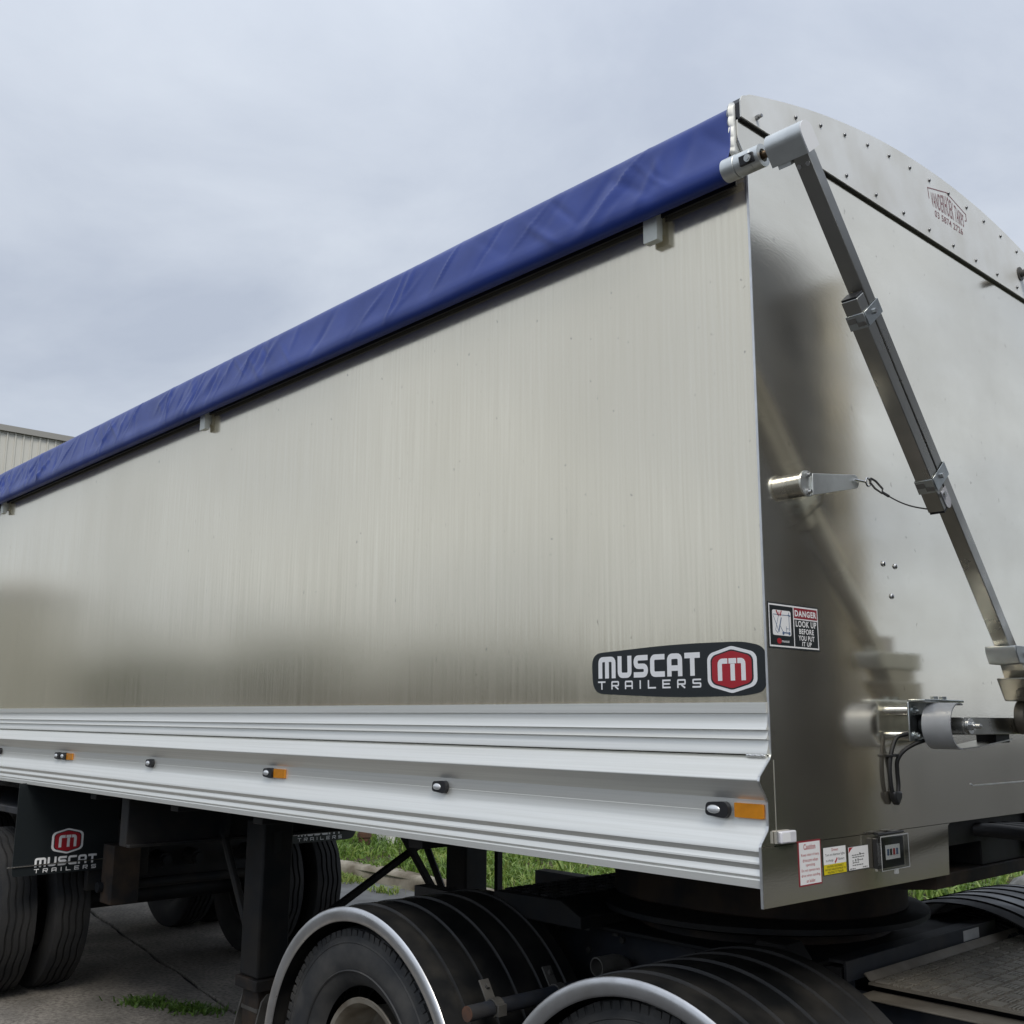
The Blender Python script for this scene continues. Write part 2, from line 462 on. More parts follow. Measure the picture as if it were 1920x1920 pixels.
def band(mb, fr, path, t, c0, c1):
    L, Rr = strip(path, t)
    m = len(L)
    v = []
    for q in (L, Rr):
        for c in (c0, c1):
            v += [fr.p(p[0], p[1], c) for p in q]
    # order: L c0, L c1, R c0, R c1
    f = []
    for i in range(m - 1):
        f.append((m + i, m + i + 1, 3 * m + i + 1, 3 * m + i))
        f.append((i, i + 1, m + i + 1, m + i))
        f.append((2 * m + i, 2 * m + i + 1, 3 * m + i + 1, 3 * m + i))
    mb.add(v, f)
def glyph(ch, w, t, r):
    h = t / 2
    g = {
        'M': [fillet([(h, 0), (h, 1 - h), (w - h, 1 - h), (w - h, 0)], r), [(w / 2, 0), (w / 2, 1 - t - .002)]],
        'U': [fillet([(h, 1), (h, h), (w - h, h), (w - h, 1)], r)],
        'S': [fillet([(w, 1 - h), (h, 1 - h), (h, .5), (w - h, .5), (w - h, h), (0, h)], r)],
        'C': [fillet([(w, 1 - h), (h, 1 - h), (h, h), (w, h)], r)],
        'A': [fillet([(h, 0), (h, 1 - h), (w - h, 1 - h), (w - h, 0)], r), [(t + .002, .36), (w - t - .002, .36)]],
        'T': [[(0, 1 - h), (w, 1 - h)], [(w / 2, 0), (w / 2, 1 - t - .002)]],
        'R': [fillet([(h, 0), (h, 1 - h), (w - h, 1 - h), (w - h, .44), (t + .002, .44)], r), [(w * .5, .44 - h - .002), (w - h, 0)]],
        'I': [[(w / 2, 0), (w / 2, 1)]],
        'L': [fillet([(h, 1), (h, h), (w, h)], 0)],
        'E': [fillet([(w, 1 - h), (h, 1 - h), (h, h), (w, h)], 0), [(t + .002, .5), (w * .9, .5)]],
    }
    return g[ch]
def word(parent, mt, fr, s, a0, a1, b0, b1, wr, t, r, gap, c0, c1, clip=None):
    """lettering of even-width strokes fitted to a0..a1, b0..b1"""
    n = len(s); H = b1 - b0
    wid = [wr * (1.28 if ch == 'M' else (0.35 if ch == 'I' else 1.0)) for ch in s]
    tot = sum(wid) + gap * (n - 1)
    k = (a1 - a0) / tot
    x = a0
    for ch, w_ in zip(s, wid):
        ww = w_ * k
        sub = Frame(fr.p(x, b0), fr.u * H, fr.v * H); sub.n = fr.n
        mb = MB()
        for path in glyph(ch, ww / H, t, r):
            band(mb, sub, path, t, c0, c1)
        obj('letter', mb, mt, parent, smooth=False)
        x += ww + gap * k
HEX = [(.5, 1), (.93, .86), (1, .76), (1, .24), (.93, .14), (.5, 0), (.07, .14), (0, .24), (0, .76), (.07, .86)]
def emblem(fr, cx, cy, w, h, c, parent):
    """hexagonal badge: white, black, red plates and the white m"""
    def hexp(k): return rounded([(cx + (a - .5) * w * k, cy + (b - .5) * (h * k)) for a, b in HEX], 0.05 * w, 3)
    for k, mt, cc, nm in ((1.0, 'decal_white', 1, 'badge_border'), (.86, 'decal_black', 2, 'badge_line'), (.80, 'decal_red', 3, 'badge_field')):
        mb = MB(); plate(mb, fr, hexp(k), c + .0004 * (cc - 1), c + .0004 * cc)
        obj(nm, mb, mt, parent, smooth=False)
    mb = MB()
    W = w * .56; H = h * .47; x0 = cx - W / 2; y0 = cy - H / 2
    sub = Frame(fr.p(x0, y0), fr.u * H, fr.v * H); sub.n = fr.n
    r = W / H; t = .235
    band(mb, sub, fillet([(t / 2, 0), (t / 2, 1 - t / 2), (r * .36, 1 - t / 2)], .16), t, c + .0012, c + .0016)
    band(mb, sub, fillet([(r - t / 2, 0), (r - t / 2, 1 - t / 2), (r * .72, 1 - t / 2)], .16), t, c + .0012, c + .0016)
    band(mb, sub, [(r * .54, 0), (r * .54, 1 - t - .01)], t, c + .0012, c + .0016)
    band(mb, sub, [(r * .40, 1 - t / 2), (r * .68, 1 - t / 2)], t, c + .0012, c + .0016)
    obj('badge_letter', mb, 'decal_white', parent, smooth=False)
_txt = {}
def text2d(s, offset=0.0):
    key = (s, offset)
    if key in _txt: return _txt[key]
    cu = bpy.data.curves.new('t', 'FONT'); cu.body = s; cu.resolution_u = 3; cu.space_character = 1.0 + offset * 4; cu.offset = offset; cu.fill_mode = 'FRONT'
    o = bpy.data.objects.new('t', cu); COL.objects.link(o)
    bpy.context.view_layer.update()
    dg = bpy.context.evaluated_depsgraph_get()
    me = bpy.data.meshes.new_from_object(o.evaluated_get(dg))
    v = np.array([tuple(q.co)[:2] for q in me.vertices]); f = [tuple(p.vertices) for p in me.polygons]
    bpy.data.objects.remove(o); bpy.data.curves.remove(cu); bpy.data.meshes.remove(me)
    lo_, hi_ = v.min(0), v.max(0)
    v = (v - lo_) / (hi_ - lo_)
    _txt[key] = (v, f, (hi_ - lo_))
    return _txt[key]
def text(mb, fr, s, a0, b0, a1, b1, c, offset=0.015, warp=None):
    v, f, _ = text2d(s, offset)
    P = []
    for x, y in v:
        a = a0 + (a1 - a0) * x; b = b0 + (b1 - b0) * y
        if warp: b = warp(x, y)
        P.append(fr.p(a, b, c))
    mb.add(P, f)

FRONT = Frame((0, 0, 0), (0, 1, 0), (0, 0, 1))      # trailer front wall, faces +X
SIDE = Frame((0, 0, 0), (1, 0, 0), (0, 0, 1))       # trailer near side wall, faces -Y
W = 2.45          # body width
LEN = 9.4         # body length

# ------------------------------------------------------------------ ground, kerb, verge
mb = MB(); mb.add([(-400, -400, -0.03), (400, -400, -0.03), (400, 400, -0.03), (-400, 400, -0.03)], [(0, 1, 2, 3)])
tag(obj('ground', mb, 'asphalt', None, smooth=False), kind='structure')
def slab(name, poly, m='concrete'):
    mb = MB(); mb.prism(poly, 'z', -0.026, 0.0)
    return tag(obj(name, mb, m, None, smooth=False, bevel=0.006, seg=1), kind='structure')
# yard slabs meet at an uneven joint that runs almost along the trailer
jt = []
x = -16.0
while x < 4.1:
    yb = 0.98 + (-4.51 - x) * 0.165 if x < -4.5 else 0.98 - (x + 4.5) * 0.16
    jt.append((x, yb + 0.02 * noise.noise(Vector((x * 2.1, 0, 0))) + 0.010 * noise.noise(Vector((x * 9, 3, 0)))))
    x += 0.12
def gapw(x): return 0.013 + 0.010 * noise.noise(Vector((x * 3.3, 7, 0)))
near = [(-16, -2.2), (-2.2, -1.0)] + [(a, b - gapw(a)) for a, b in jt[::-1] if a < -2.2]
far = [(a, b + gapw(a)) for a, b in jt] + [(4.1, 3.1), (-16, 3.1)]
slab('concrete_slab', near)
slab('concrete_slab', far)
mb = MB(); mb.prism([(-60, 3.12), (40, 3.12), (40, 4.55), (-60, 4.55)], 'z', -0.028, -0.012)
tag(obj('gutter', mb, 'road', None, smooth=False), kind='structure')
# kerb: a rounded profile swept along a slightly wandering line
kp = [(-0.05, -0.03), (-0.045, 0.02), (-0.03, 0.08), (-0.012, 0.115), (0.02, 0.13), (0.13, 0.13), (0.15, 0.12), (0.15, -0.03)]
mb = MB(); v = []; f = []
ks = [(-30 + 0.2 * i) for i in range(200)]
def ky(x): return 4.42 + 0.13 * math.exp(-((x + 7.9) / 1.1) ** 2) + 0.03 * noise.noise(Vector((x * .7, 0, 5)))
for x in ks:
    for (a, b) in kp:
        wob = 0.014 * noise.noise(Vector((x * 2.3, a * 9, b * 9)))
        v.append((x, ky(x) + a + wob, b + (0.010 * noise.noise(Vector((x * 3.1, a * 5, 2))) if b > 0.05 else 0)))
n = len(kp)
for i in range(len(ks) - 1):
    f += [(i * n + j, i * n + j + 1, (i + 1) * n + j + 1, (i + 1) * n + j) for j in range(n - 1)]
mb.add(v, f)
tag(obj('kerb', mb, 'kerb_concrete', None, ang=50), kind='structure')
# verge: a gently lumpy sheet of soil
mb = MB(); v = []; f = []
gx = np.linspace(-60, 4, 129); gy = np.concatenate([np.linspace(4.5, 14, 39), np.linspace(15, 120, 16)])
def vz(x, y): return 0.085 + 0.05 * noise.noise(Vector((x * .6, y * .6, 0))) * min(1, max(0, (y - 4.6) / 0.8)) + 0.006 * max(0, y - 5)
for y in gy:
    for x in gx: v.append((x, y, vz(x, y)))
nx = len(gx)
for j in range(len(gy) - 1):
    f += [(j * nx + i, j * nx + i + 1, (j + 1) * nx + i + 1, (j + 1) * nx + i) for i in range(nx - 1)]
mb.add(v, f)
tag(obj('verge_soil', mb, 'soil', None, ang=180), kind='structure')

# ------------------------------------------------------------------ grass (blades as real faces)
def blades(name, spots, label, cat, material='grass'):
    """spots: array of (x, y, z, height, width, lean, tint)"""
    V = []; F = []; T = []
    k = 0
    for (x, y, z, h, w_, lean, tint) in spots:
        a = random.uniform(0, 6.283); b = random.uniform(0, 6.283)
        ca, sa = math.cos(a), math.sin(a); cb, sb = math.cos(b) * lean * h, math.sin(b) * lean * h
        V += [(x - ca * w_, y - sa * w_, z), (x + ca * w_, y + sa * w_, z),
              (x + cb * .35 - ca * w_ * .8, y + sb * .35 - sa * w_ * .8, z + h * .55), (x + cb * .35 + ca * w_ * .8, y + sb * .35 + sa * w_ * .8, z + h * .55),
              (x + cb, y + sb, z + h * (1 - .35 * lean))]
        F += [(k, k + 1, k + 3, k + 2), (k + 2, k + 3, k + 4)]
        T += [tint] * 5
        k += 5
    me = bpy.data.meshes.new(name); me.from_pydata(V, [], F)
    at = me.attributes.new('tint', 'FLOAT', 'POINT'); at.data.foreach_set('value', T)
    me.materials.append(MAT[material])
    o = bpy.data.objects.new(name, me); COL.objects.link(o)
    tag(o, label, cat, kind='stuff')
    return o
sp = []
for i in range(60000):
    x = random.uniform(-14, 3); y = 4.62 + 11 * random.random() ** 1.6
    d = noise.noise(Vector((x * .9, y * .9, 3)))
    if y < 4.95 and random.random() < 0.55 + d * .5: continue
    if d < -0.28 and random.random() < .6: continue
    tall = max(0.3, 1 + d * 1.3)
    sp.append((x, y, vz(x, y) - .01, random.uniform(.06, .17) * tall, random.uniform(.006, .015), random.uniform(.3, 1.3), min(1, max(0, .5 + .5 * noise.noise(Vector((x * 1.7, y * 1.7, 9))) + random.uniform(-.3, .3)))))
# broader leaved tussocks
for c in range(260):
    cx = random.uniform(-12, 1); cy = 4.9 + 8 * random.random()
    for j in range(26):
        sp.append((cx + random.gauss(0, .09), cy + random.gauss(0, .09), vz(cx, cy), random.uniform(.12, .30), random.uniform(.008, .018), random.uniform(.5, 1.3), min(1, max(0, random.gauss(.55, .25)))))
blades('grass', sp, 'green grass and weeds growing on the verge behind the kerb', 'grass')
sp = []
for c, (cx, cy, s_, q) in enumerate([(-8.35, 4.34, .16, 420), (-8.6, 4.36, .12, 200), (-7.4, 4.2, .10, 90), (-6.7, 4.25, .12, 90), (-7.9, 3.9, .07, 40)]):
    for j in range(q):
        sp.append((cx + random.gauss(0, s_), cy + random.gauss(0, s_ * .5), -0.01, random.uniform(.03, .11), random.uniform(.004, .010), random.uniform(.5, 1.3), min(1, max(0, random.gauss(.8, .2)))))
blades('kerb_weeds', sp, 'yellowish weeds sprouting along the foot of the concrete kerb', 'weeds')
sp = []
for j in range(800):
    t_ = random.choice([random.gauss(.2, .1), random.gauss(.72, .13)]); x = -5.05 + t_ * .62 + random.gauss(0, .03); y = 0.60 + .28 * t_ + random.gauss(0, .05)
    sp.append((x, y, 0, random.uniform(.015, .06), random.uniform(.003, .008), random.uniform(.6, 1.4), min(1, max(0, random.gauss(.12, .15)))))
blades('joint_weeds', sp, 'small green weeds growing in the yard slab near the landing leg', 'weeds')

# rubble slab and stump on the verge
mb = MB(); v = []; f = []
for j, zz in enumerate((0.0, .12, .22, .27)):
    for i in range(22):
        a = 2 * math.pi * i / 22
        r = (1.0 - .10 * j) * (1 + .22 * noise.noise(Vector((math.cos(a) * 2, math.sin(a) * 2, j * .4))))
        v.append((-2.2 + math.cos(a) * .75 * r, 8.0 + math.sin(a) * .62 * r, .05 + zz + .04 * noise.noise(Vector((a * 3, j, 1)))))
for j in range(3): f += [(j * 22 + i, j * 22 + (i + 1) % 22, (j + 1) * 22 + (i + 1) % 22, (j + 1) * 22 + i) for i in range(22)]
f.append(tuple(range(66, 88)))
mb.add(v, f)
tag(obj('rock', mb, 'stone', None, ang=40), 'flat grey rock lying in the grass behind the far mudguard', 'rock')
mb = MB(); mb.pipe((-9.86, 5.65, .02), (-9.86, 5.65, .55), .075, .06, 18); mb.pipe((-9.86, 5.65, .22), (-9.86, 5.65, .27), .09, .074, 18)
tag(obj('pipe_stump', mb, 'rust_pipe', None), 'short rusty brown pipe standing in the grass under the trailer', 'pipe')
mb = MB(); mb.prism(rounded([(-10.05, 5.95), (-9.75, 5.95), (-9.72, 6.2), (-10.05, 6.2)], .05), 'z', .05, .42)
mb.prism(rounded([(-9.98, 6.0), (-9.85, 6.0), (-9.85, 6.12), (-9.98, 6.12)], .03), 'z', .42, .5)
tag(obj('drum', mb, 'white_plastic', None), 'white plastic drum in the grass beside the rusty pipe', 'drum')

# ------------------------------------------------------------------ sheds and trees
sh = thing('shed', 'cream corrugated metal shed rising behind the rear of the trailer', 'building', (-33, 9, 0))
mb = MB(); v = []
pr = []
y = -2.0
while y < 24:
    pr += [(-25.0, y), (-25.0, y + .125), (-24.965, y + .14), (-24.965, y + .165)]
    y += .19
poly = pr + [(-25.08, pr[-1][1]), (-25.08, -2.0)]
v = [(a, b, 0) for a, b in poly] + [(a, b, 8.45) for a, b in poly]
n = len(poly)
mb.add(v, [(i, (i + 1) % n, n + (i + 1) % n, n + i) for i in range(n)])
obj('front_cladding', mb, 'shed_cream', sh, smooth=False)
mb = MB(); mb.box(-41, -25.09, -1.95, -1.9, 0, 8.4); mb.box(-41, -25.09, 23.9, 23.95, 0, 8.4); mb.box(-41.05, -41, -1.95, 23.95, 0, 8.4)
obj('wall', mb, 'shed_cream', sh, smooth=False)
mb = MB(); mb.prism([(-41.2, 8.41), (-24.98, 8.41), (-33, 9.6)], 'y', -2.0, 24.0)
obj('roof', mb, 'shed_trim', sh, smooth=False)
mb = MB(); mb.box(-25.15, -24.9, -2.1, 24.1, 8.455, 8.60)
obj('barge_flashing', mb, 'shed_trim', sh, smooth=False)

gs = thing('storage_shed', 'dark grey storage shed beside the yard', 'building', (-26, -5.2, 0))
mb = MB(); mb.box(-30, -22, -6.3, -4.0, 0, 4.2)
obj('wall', mb, 'shed_grey', gs, smooth=False)
mb = MB(); mb.prism([(-6.4, 4.21), (-3.9, 4.21), (-5.15, 4.6)], 'x', -30.1, -21.9)
obj('roof', mb, 'shed_trim', gs, smooth=False)

lb = thing('reflection_building', 'unseen low brown building added to darken the side wall reflection', 'building', (-30, -47, 0))
mb = MB(); mb.box(-85, 18, -52, -46, 0, 3.1)  # out of view, added for the dark band mirrored low in the side wall
obj('wall', mb, 'rust_pipe', lb, smooth=False)
mb = MB(); mb.prism([(-52.4, 3.11), (-45.6, 3.11), (-49, 3.9)], 'x', -85.3, 18.3)
obj('roof', mb, 'shed_grey', lb, smooth=False)
def tree(x, y, h, r, label):
    t_ = thing('tree', label, 'tree', (x, y, 0), 'trees across the yard')
    mb = MB(); mb.tube([(x, y, 0), (x + .05 * r, y, h * .3), (x - .05 * r, y + .1, h * .6), (x, y, h * .85)], [.035 * h, .028 * h, .018 * h, .006 * h])
    for k in range(4):
        a = k * 1.6 + x
        mb.tube([(x, y, h * (.3 + .1 * k)), (x + math.cos(a) * r * .5, y + math.sin(a) * r * .5, h * (.5 + .1 * k))], [.012 * h, .004 * h])
    obj('trunk', mb, 'bark', t_)
    V = []; F = []; T = []; k = 0
    cl = [(random.gauss(0, .45), random.gauss(0, .45), random.uniform(-.7, .9)) for _ in range(16)]
    for i in range(1400):
        c = random.choice(cl)
        p = Vector((c[0] + random.gauss(0, .22), c[1] + random.gauss(0, .22), c[2] + random.gauss(0, .2)))
        P = Vector((x + p.x * r, y + p.y * r, h * .62 + p.z * h * .34))
        u = Vector((random.gauss(0, 1), random.gauss(0, 1), random.gauss(0, 1))).normalized(); w_ = u.orthogonal().normalized()
        s_ = random.uniform(.1, .2)
        V += [P - u * s_, P + w_ * s_ * .6, P + u * s_, P - w_ * s_ * .6]; F.append((k, k + 1, k + 2, k + 3)); T += [random.random()] * 4; k += 4
    me = bpy.data.meshes.new('crown'); me.from_pydata(V, [], F)
    at = me.attributes.new('tint', 'FLOAT', 'POINT'); at.data.foreach_set('value', T)
    me.materials.append(MAT['foliage'])
    o = bpy.data.objects.new('crown', me); COL.objects.link(o); attach(o, t_)
for i in range(26):
    a = rad(190 + i * 4.6 + random.uniform(-2, 2)); D = random.uniform(34, 43)
    tree(1.5 + math.cos(a) * D, -2.3 + math.sin(a) * D, random.uniform(3.6, 6.6), random.uniform(1.8, 3.2), 'bushy green tree across the yard')

# ------------------------------------------------------------------ TRAILER
tr_ = thing('tipper_trailer', 'bright aluminium tipper trailer with ribbed skirt, coupled behind the truck', 'trailer', (-4.5, W / 2, 0))
mb = MB(); mb.box(-LEN, -0.006, 0.0, 0.006, 1.742, 3.30)
obj('side_wall', mb, 'sheet_side', tr_, smooth=False)
mb = MB(); mb.box(-LEN, -0.006, W - .006, W, 1.2, 3.30)
obj('far_side_wall', mb, 'sheet_side', tr_, smooth=False)
mb = MB(); mb.box(-LEN - .006, -LEN, 0, W, 1.2, 3.42)
obj('rear_wall', mb, 'sheet_front', tr_, smooth=False)
mb = MB(); mb.box(-LEN, -0.02, .01, W - .01, 1.32, 1.40)
obj('floor', mb, 'chassis_black', tr_, smooth=False)
# top rail that the tarp wraps over
mb = MB(); mb.prism([(-.012, 3.21), (.05, 3.21), (.05, 3.40), (-.012, 3.40)], 'x', -LEN, -.03)
obj('top_rail', mb, 'black_plastic', tr_, smooth=False)

# front wall with its shaped wing
wing = [(-.062, 1.392), (-.058, 1.40), (-.030, 1.428), (-.026, 1.44), (-.026, 1.498), (-.034, 1.512), (-.053, 1.538), (-.059, 1.549), (-.055, 1.560), (-.010, 1.600), (-.003, 1.612)]
left = wing + [(-.003, 3.235), (-.020, 3.262), (-.042, 3.29), (-.042, 3.36)]
right = [(W - a, b) for a, b in left[::-1]]
mb = MB(); mb.prism(left + right, 'x', -.006, 0.0)
obj('front_wall', mb, 'sheet_front', tr_, smooth=False)
mb = MB(); mb.prism([(-.062, 1.25), (.905, 1.243), (.918, 1.385), (.93, 1.3905), (-.062, 1.3905)], 'x', -.005, .001)
obj('front_skirt_plate', mb, 'sheet_front', tr_, smooth=False)
mb = MB(); mb.prism([(1.53, 1.25), (W + .062, 1.25), (W + .062, 1.3905), (1.53, 1.3905)], 'x', -.005, .001)
obj('front_skirt_plate', mb, 'sheet_front', tr_, smooth=False)
# bright raw sheet edges at the near corner
mb = MB()
for i in range(len(left) - 1):
    a, b = left[i], left[i + 1]
    d = Vector((b[0] - a[0], b[1] - a[1])).normalized(); nn = Vector((-d.y, d.x)) * .0022
    q = [(a[0], a[1]), (b[0], b[1]), (b[0] + nn.x, b[1] + nn.y), (a[0] + nn.x, a[1] + nn.y)]
    if i < len(left) - 2: mb.prism(q, 'x', -.006, .0004)
mb.prism([(-.0645, 1.25), (-.0622, 1.25), (-.0622, 1.392), (-.0645, 1.392)], 'x', -.006, .0012)
obj('corner_edge', mb, 'sheet_edge', tr_, smooth=False)
# edge highlight of the fold beside the corner, laid on as a bright strip
mb = MB(); mb.prism([(.004, 1.40), (.0055, 1.40), (.0054, 1.60), (.0043, 1.60)], 'x', 0.0002, .0012)
obj('fold_line', mb, 'sheet_edge', tr_, smooth=False)
mb = MB(); mb.prism([(1.09, 1.500), (1.11, 1.4945), (2.2, 1.4945), (2.2, 1.4975), (1.11, 1.4975), (1.095, 1.504)], 'x', .0002, .002)
obj('fold_line', mb, 'sheet_edge', tr_, smooth=False)

# side rail with coved ribs, then skirt
rail = [(.002, 1.7425), (-.010, 1.7425), (-.0105, 1.716), (-.004, 1.7145), (-.0045, 1.700), (-.008, 1.684), (-.0145, 1.674), (-.004, 1.6725),
        (-.005, 1.664), (-.009, 1.656), (-.0145, 1.6505), (-.004, 1.649), (-.005, 1.640), (-.009, 1.628), (-.0145, 1.6165), (-.0145, 1.6125), (-.003, 1.6115), (.002, 1.6115)]
mb = MB(); mb.prism(rail, 'x', -LEN, -.0065)
obj('side_rail', mb, 'extrusion', tr_, ang=28)
def arc(cx, cz, r, a0, a1, n=5): return [(cx + r * math.cos(rad(a0 + (a1 - a0) * i / n)), cz + r * math.sin(rad(a0 + (a1 - a0) * i / n))) for i in range(n + 1)]
skirt = [(.002, 1.609), (-.006, 1.609)] + arc(-.0485, 1.551, .006, 132, 225, 5) + [(-.030, 1.512), (-.0225, 1.5015), (-.0215, 1.4685), (-.0225, 1.4675), (-.0225, 1.438), (-.026, 1.431), (-.040, 1.409)] \
    + [(-.052, 1.394), (-.0565, 1.386), (-.0575, 1.381), (-.0535, 1.3735), (-.0515, 1.3675), (-.0535, 1.3615), (-.0585, 1.356), (-.0595, 1.3515), (-.0555, 1.345), (-.0535, 1.339), (-.0555, 1.333),
       (-.0595, 1.328), (-.0605, 1.324), (-.0570, 1.3195), (-.0570, 1.3175), (-.0600, 1.314), (-.0605, 1.2955), (-.0565, 1.2945), (-.02, 1.2945), (-.02, 1.30), (.002, 1.31)]
mb = MB(); mb.prism(skirt, 'x', -LEN, -.0065)
obj('side_skirt', mb, 'extrusion', tr_, ang=28)
# weld bead at the end of the rail joint
mb = MB()
for i in range(9):
    mb.ball((-.016 - i * .0062, -.011, 1.6095 + .0008 * math.sin(i * 2)), .0062, 5, (1, .9, .75))
obj('weld_bead', mb, 'sheet_edge', tr_, ang=60)

# cap plate with arch
arch = [(-.034, 3.424), (-.013, 3.434)]
c0, half, zt = W / 2 - .02, 1.235, 3.629
for i in range(49):
    y = -.0 + (W - .04) * i / 48
    q = (y - c0) / half
    z = 3.629 - .196 * abs(q) ** 2.05
    arch.append((y, z))
arch += [(W - .04 + .034, 3.424), (W, 3.357)]
cap = [(-.042, 3.357), (-.042, 3.408)] + arch
mb = MB(); mb.prism(cap, 'x', .008, .0125)
capo = obj('cap_plate', mb, 'sheet_cap', tr_, smooth=False)
mb = MB(); mb.prism([(a, b - .004) for a, b in cap if True], 'x', -.02, .0078)
obj('cap_backing', mb, 'black_plastic', tr_, smooth=False)
mb = MB(); mb.lathe_y([(0, .0068), (.0025, .0066), (.0055, .0045), (.0065, .0001)], (0, 0, 0), 10)
dome = MB(); dome.v = [(b, a, c) for a, b, c in mb.v]; dome.f = mb.f
dome_me = mesh_only('bolt', dome, 'steel_bolt', ang=60)
for y, z in [(.238, 3.470), (.378, 3.501), (.522, 3.528), (.666, 3.550), (.809, 3.567), (.955, 3.579), (1.098, 3.585), (1.245, 3.587), (1.391, 3.583), (1.537, 3.577), (1.683, 3.564), (1.83, 3.546), (1.97, 3.52), (2.11, 3.49), (2.25, 3.45)]:
    inst(dome_me, 'bolt', (.0126, y, z), capo)
for i in range(11): inst(dome_me, 'bolt', (.0126, .335 + .1835 * i, 3.386), capo)
mb = MB(); mb.cyl((.0126, .031, 3.382), (.022, .031, 3.382), .0075, n=6); mb.cyl((.022, .031, 3.382), (.032, .031, 3.382), .0052, n=12)
obj('bolt', mb, 'steel_bolt', capo)
# maker's lettering on the cap plate
mb = MB()
F2 = Frame((.0126, 0, 0), (0, 1, 0), (0, 0, 1))
ya, yb, zb = 1.105, 1.36, 3.492
def roof(x, y):
    top = .050 + .030 * (1 - abs(2 * x - 1)); bot = .000
    return zb + bot + (top - bot) * y
text(mb, F2, 'VANDERHOEK TARPS', ya, zb, yb, zb + .06, .0004, .006, warp=roof)
text(mb, F2, '03 5874 2726', ya + .02, zb - .036, yb - .015, zb - .010, .0004, .012)
band(mb, F2, [(ya - .016, zb + .02), (ya - .022, zb + .060), ((ya + yb) / 2, zb + .094), (yb + .022, zb + .060), (yb + .024, zb + .035), (yb + .010, zb + .030)], .004, .0002, .0005)
obj('lettering', mb, 'decal_maroon', capo, smooth=False)

# ribbed end trim between tarp and cap
mb = MB(); v = []; f = []
zs = np.linspace(3.238, 3.413, 71)
for z in zs:
    u = (z - 3.238) / .175
    tap = .016 * max(0, (.12 - u) / .12) ** 1.5 + .014 * max(0, (u - .9) / .1) ** 1.5
    sc = .0050 * abs(math.sin(u * math.pi * 5.5)) ** .6
    for (x_, y_) in ((-.032, -.02), (-.032 + .0035 * (1 - sc / .005), -.047 - sc * .6 + tap), (-.020, -.0545 - sc + tap), (-.012, -.050 + tap), (-.0075, -.046 + tap), (-.0075, -.02)):
        v.append((x_, y_, z))
for k in range(70): f += [(k * 6 + i, k * 6 + (i + 1) % 6, (k + 1) * 6 + (i + 1) % 6, (k + 1) * 6 + i) for i in range(6)]
f += [tuple(range(6)), tuple(range(420, 426))]
mb.add(v, f)
obj('end_trim', mb, 'trim_cast', tr_, ang=50)

# hooks under the tarp edge
mb = MB(); mb.prism(rounded([(0, 0), (.052, 0), (.052, .11), (0, .11)], .004), 'y', -.040, -.014); mb.box(.010, .042, -.014, 0, .03, .10)
clip_me = mesh_only('tarp_hook', mb, 'clip_plastic', ang=30)
for x in (-.352, -3.24, -6.30):
    inst(clip_me, 'tarp_hook', (x, -.001, 3.098), tr_)

# marker lamps and reflectors in the skirt channel
mb = MB(); mb.prism(rounded([(-.036, -.015), (.026, -.021), (.037, -.008), (.037, .010), (.026, .021), (-.032, .017)], .012), 'y', -.016, 0)
lampb = mesh_only('lamp_body', mb, 'black_plastic', ang=40)
mb = MB(); mb.ball((-.009, -.013, .0), .013, 7, (1.75, .75, .9))
lampl = mesh_only('lamp_lens', mb, 'lens', ang=60)
for x in (-.150, -1.291, -2.423, -3.571, -4.720, -4.815, -5.86, -7.0):
    root = inst(lampb, 'marker_lamp', (x, -.0228, 1.472), tr_)
    o = bpy.data.objects.new('lamp_lens', lampl); COL.objects.link(o); o.parent = root
mb = MB(); mb.prism(rounded([(-.043, -.018), (.043, -.018), (.043, .018), (-.043, .018)], .003), 'y', -.008, 0)
refl = mesh_only('reflector', mb, 'amber', ang=30)
for x in (-.056, -2.341, -4.64, -6.92): inst(refl, 'reflector', (x, -.0228, 1.472 if x < -1 else 1.474), tr_)

# maker's decal on the side wall
mb = MB()
oct_ = rounded([(-.612, 1.772), (-.30, 1.757), (-.075, 1.760), (-.008, 1.770), (-.006, 1.884), (-.075, 1.9005), (-.30, 1.9035), (-.618, 1.889)], [.04, .25, .02, .03, .03, .03, .25, .04])
plate(mb, SIDE, oct_, 0.0004, 0.0012)
dec = obj('logo_decal', mb, 'decal_black', tr_, smooth=False)
word(dec, 'decal_white', SIDE, 'MUSCAT', -.590, -.216, 1.815, 1.878, .86, .24, .18, .14, .0013, .0017)
word(dec, 'decal_white', SIDE, 'TRAILERS', -.592, -.214, 1.783, 1.807, .62, .19, .10, .48, .0013, .0017)
emblem(SIDE, -.113, 1.8285, .158, .124, .0013, dec)

# danger decal
def sticker(name, y0, z0, y1, z1, m, c=.0004, parent=tr_, fr=FRONT):
    mb = MB(); plate(mb, fr, rect(y0, z0, y1, z1), c, c + .0006)
    return obj(name, mb, m, parent, smooth=False)
def lab(parent, name, m, fn):
    mb = MB(); fn(mb); return obj(name, mb, m, parent, smooth=False)
d = sticker('danger_sticker', .004, 1.881, .245, 2.000, 'decal_black')
def fr_(mb):
    for q in (rect(.008, 1.885, .241, 1.889), rect(.008, 1.9925, .241, 1.9965), rect(.008, 1.8892, .0115, 1.9923), rect(.2375, 1.8892, .241, 1.9923), rect(.1210, 1.8892, .1245, 1.9923)):
        plate(mb, FRONT, q, .0011, .0014)
lab(d, 'white_border', 'decal_white', fr_)
lab(d, 'red_panel', 'decal_darkred', lambda mb: plate(mb, FRONT, rect(.1248, 1.9645, .2372, 1.9922), .0011, .0014))
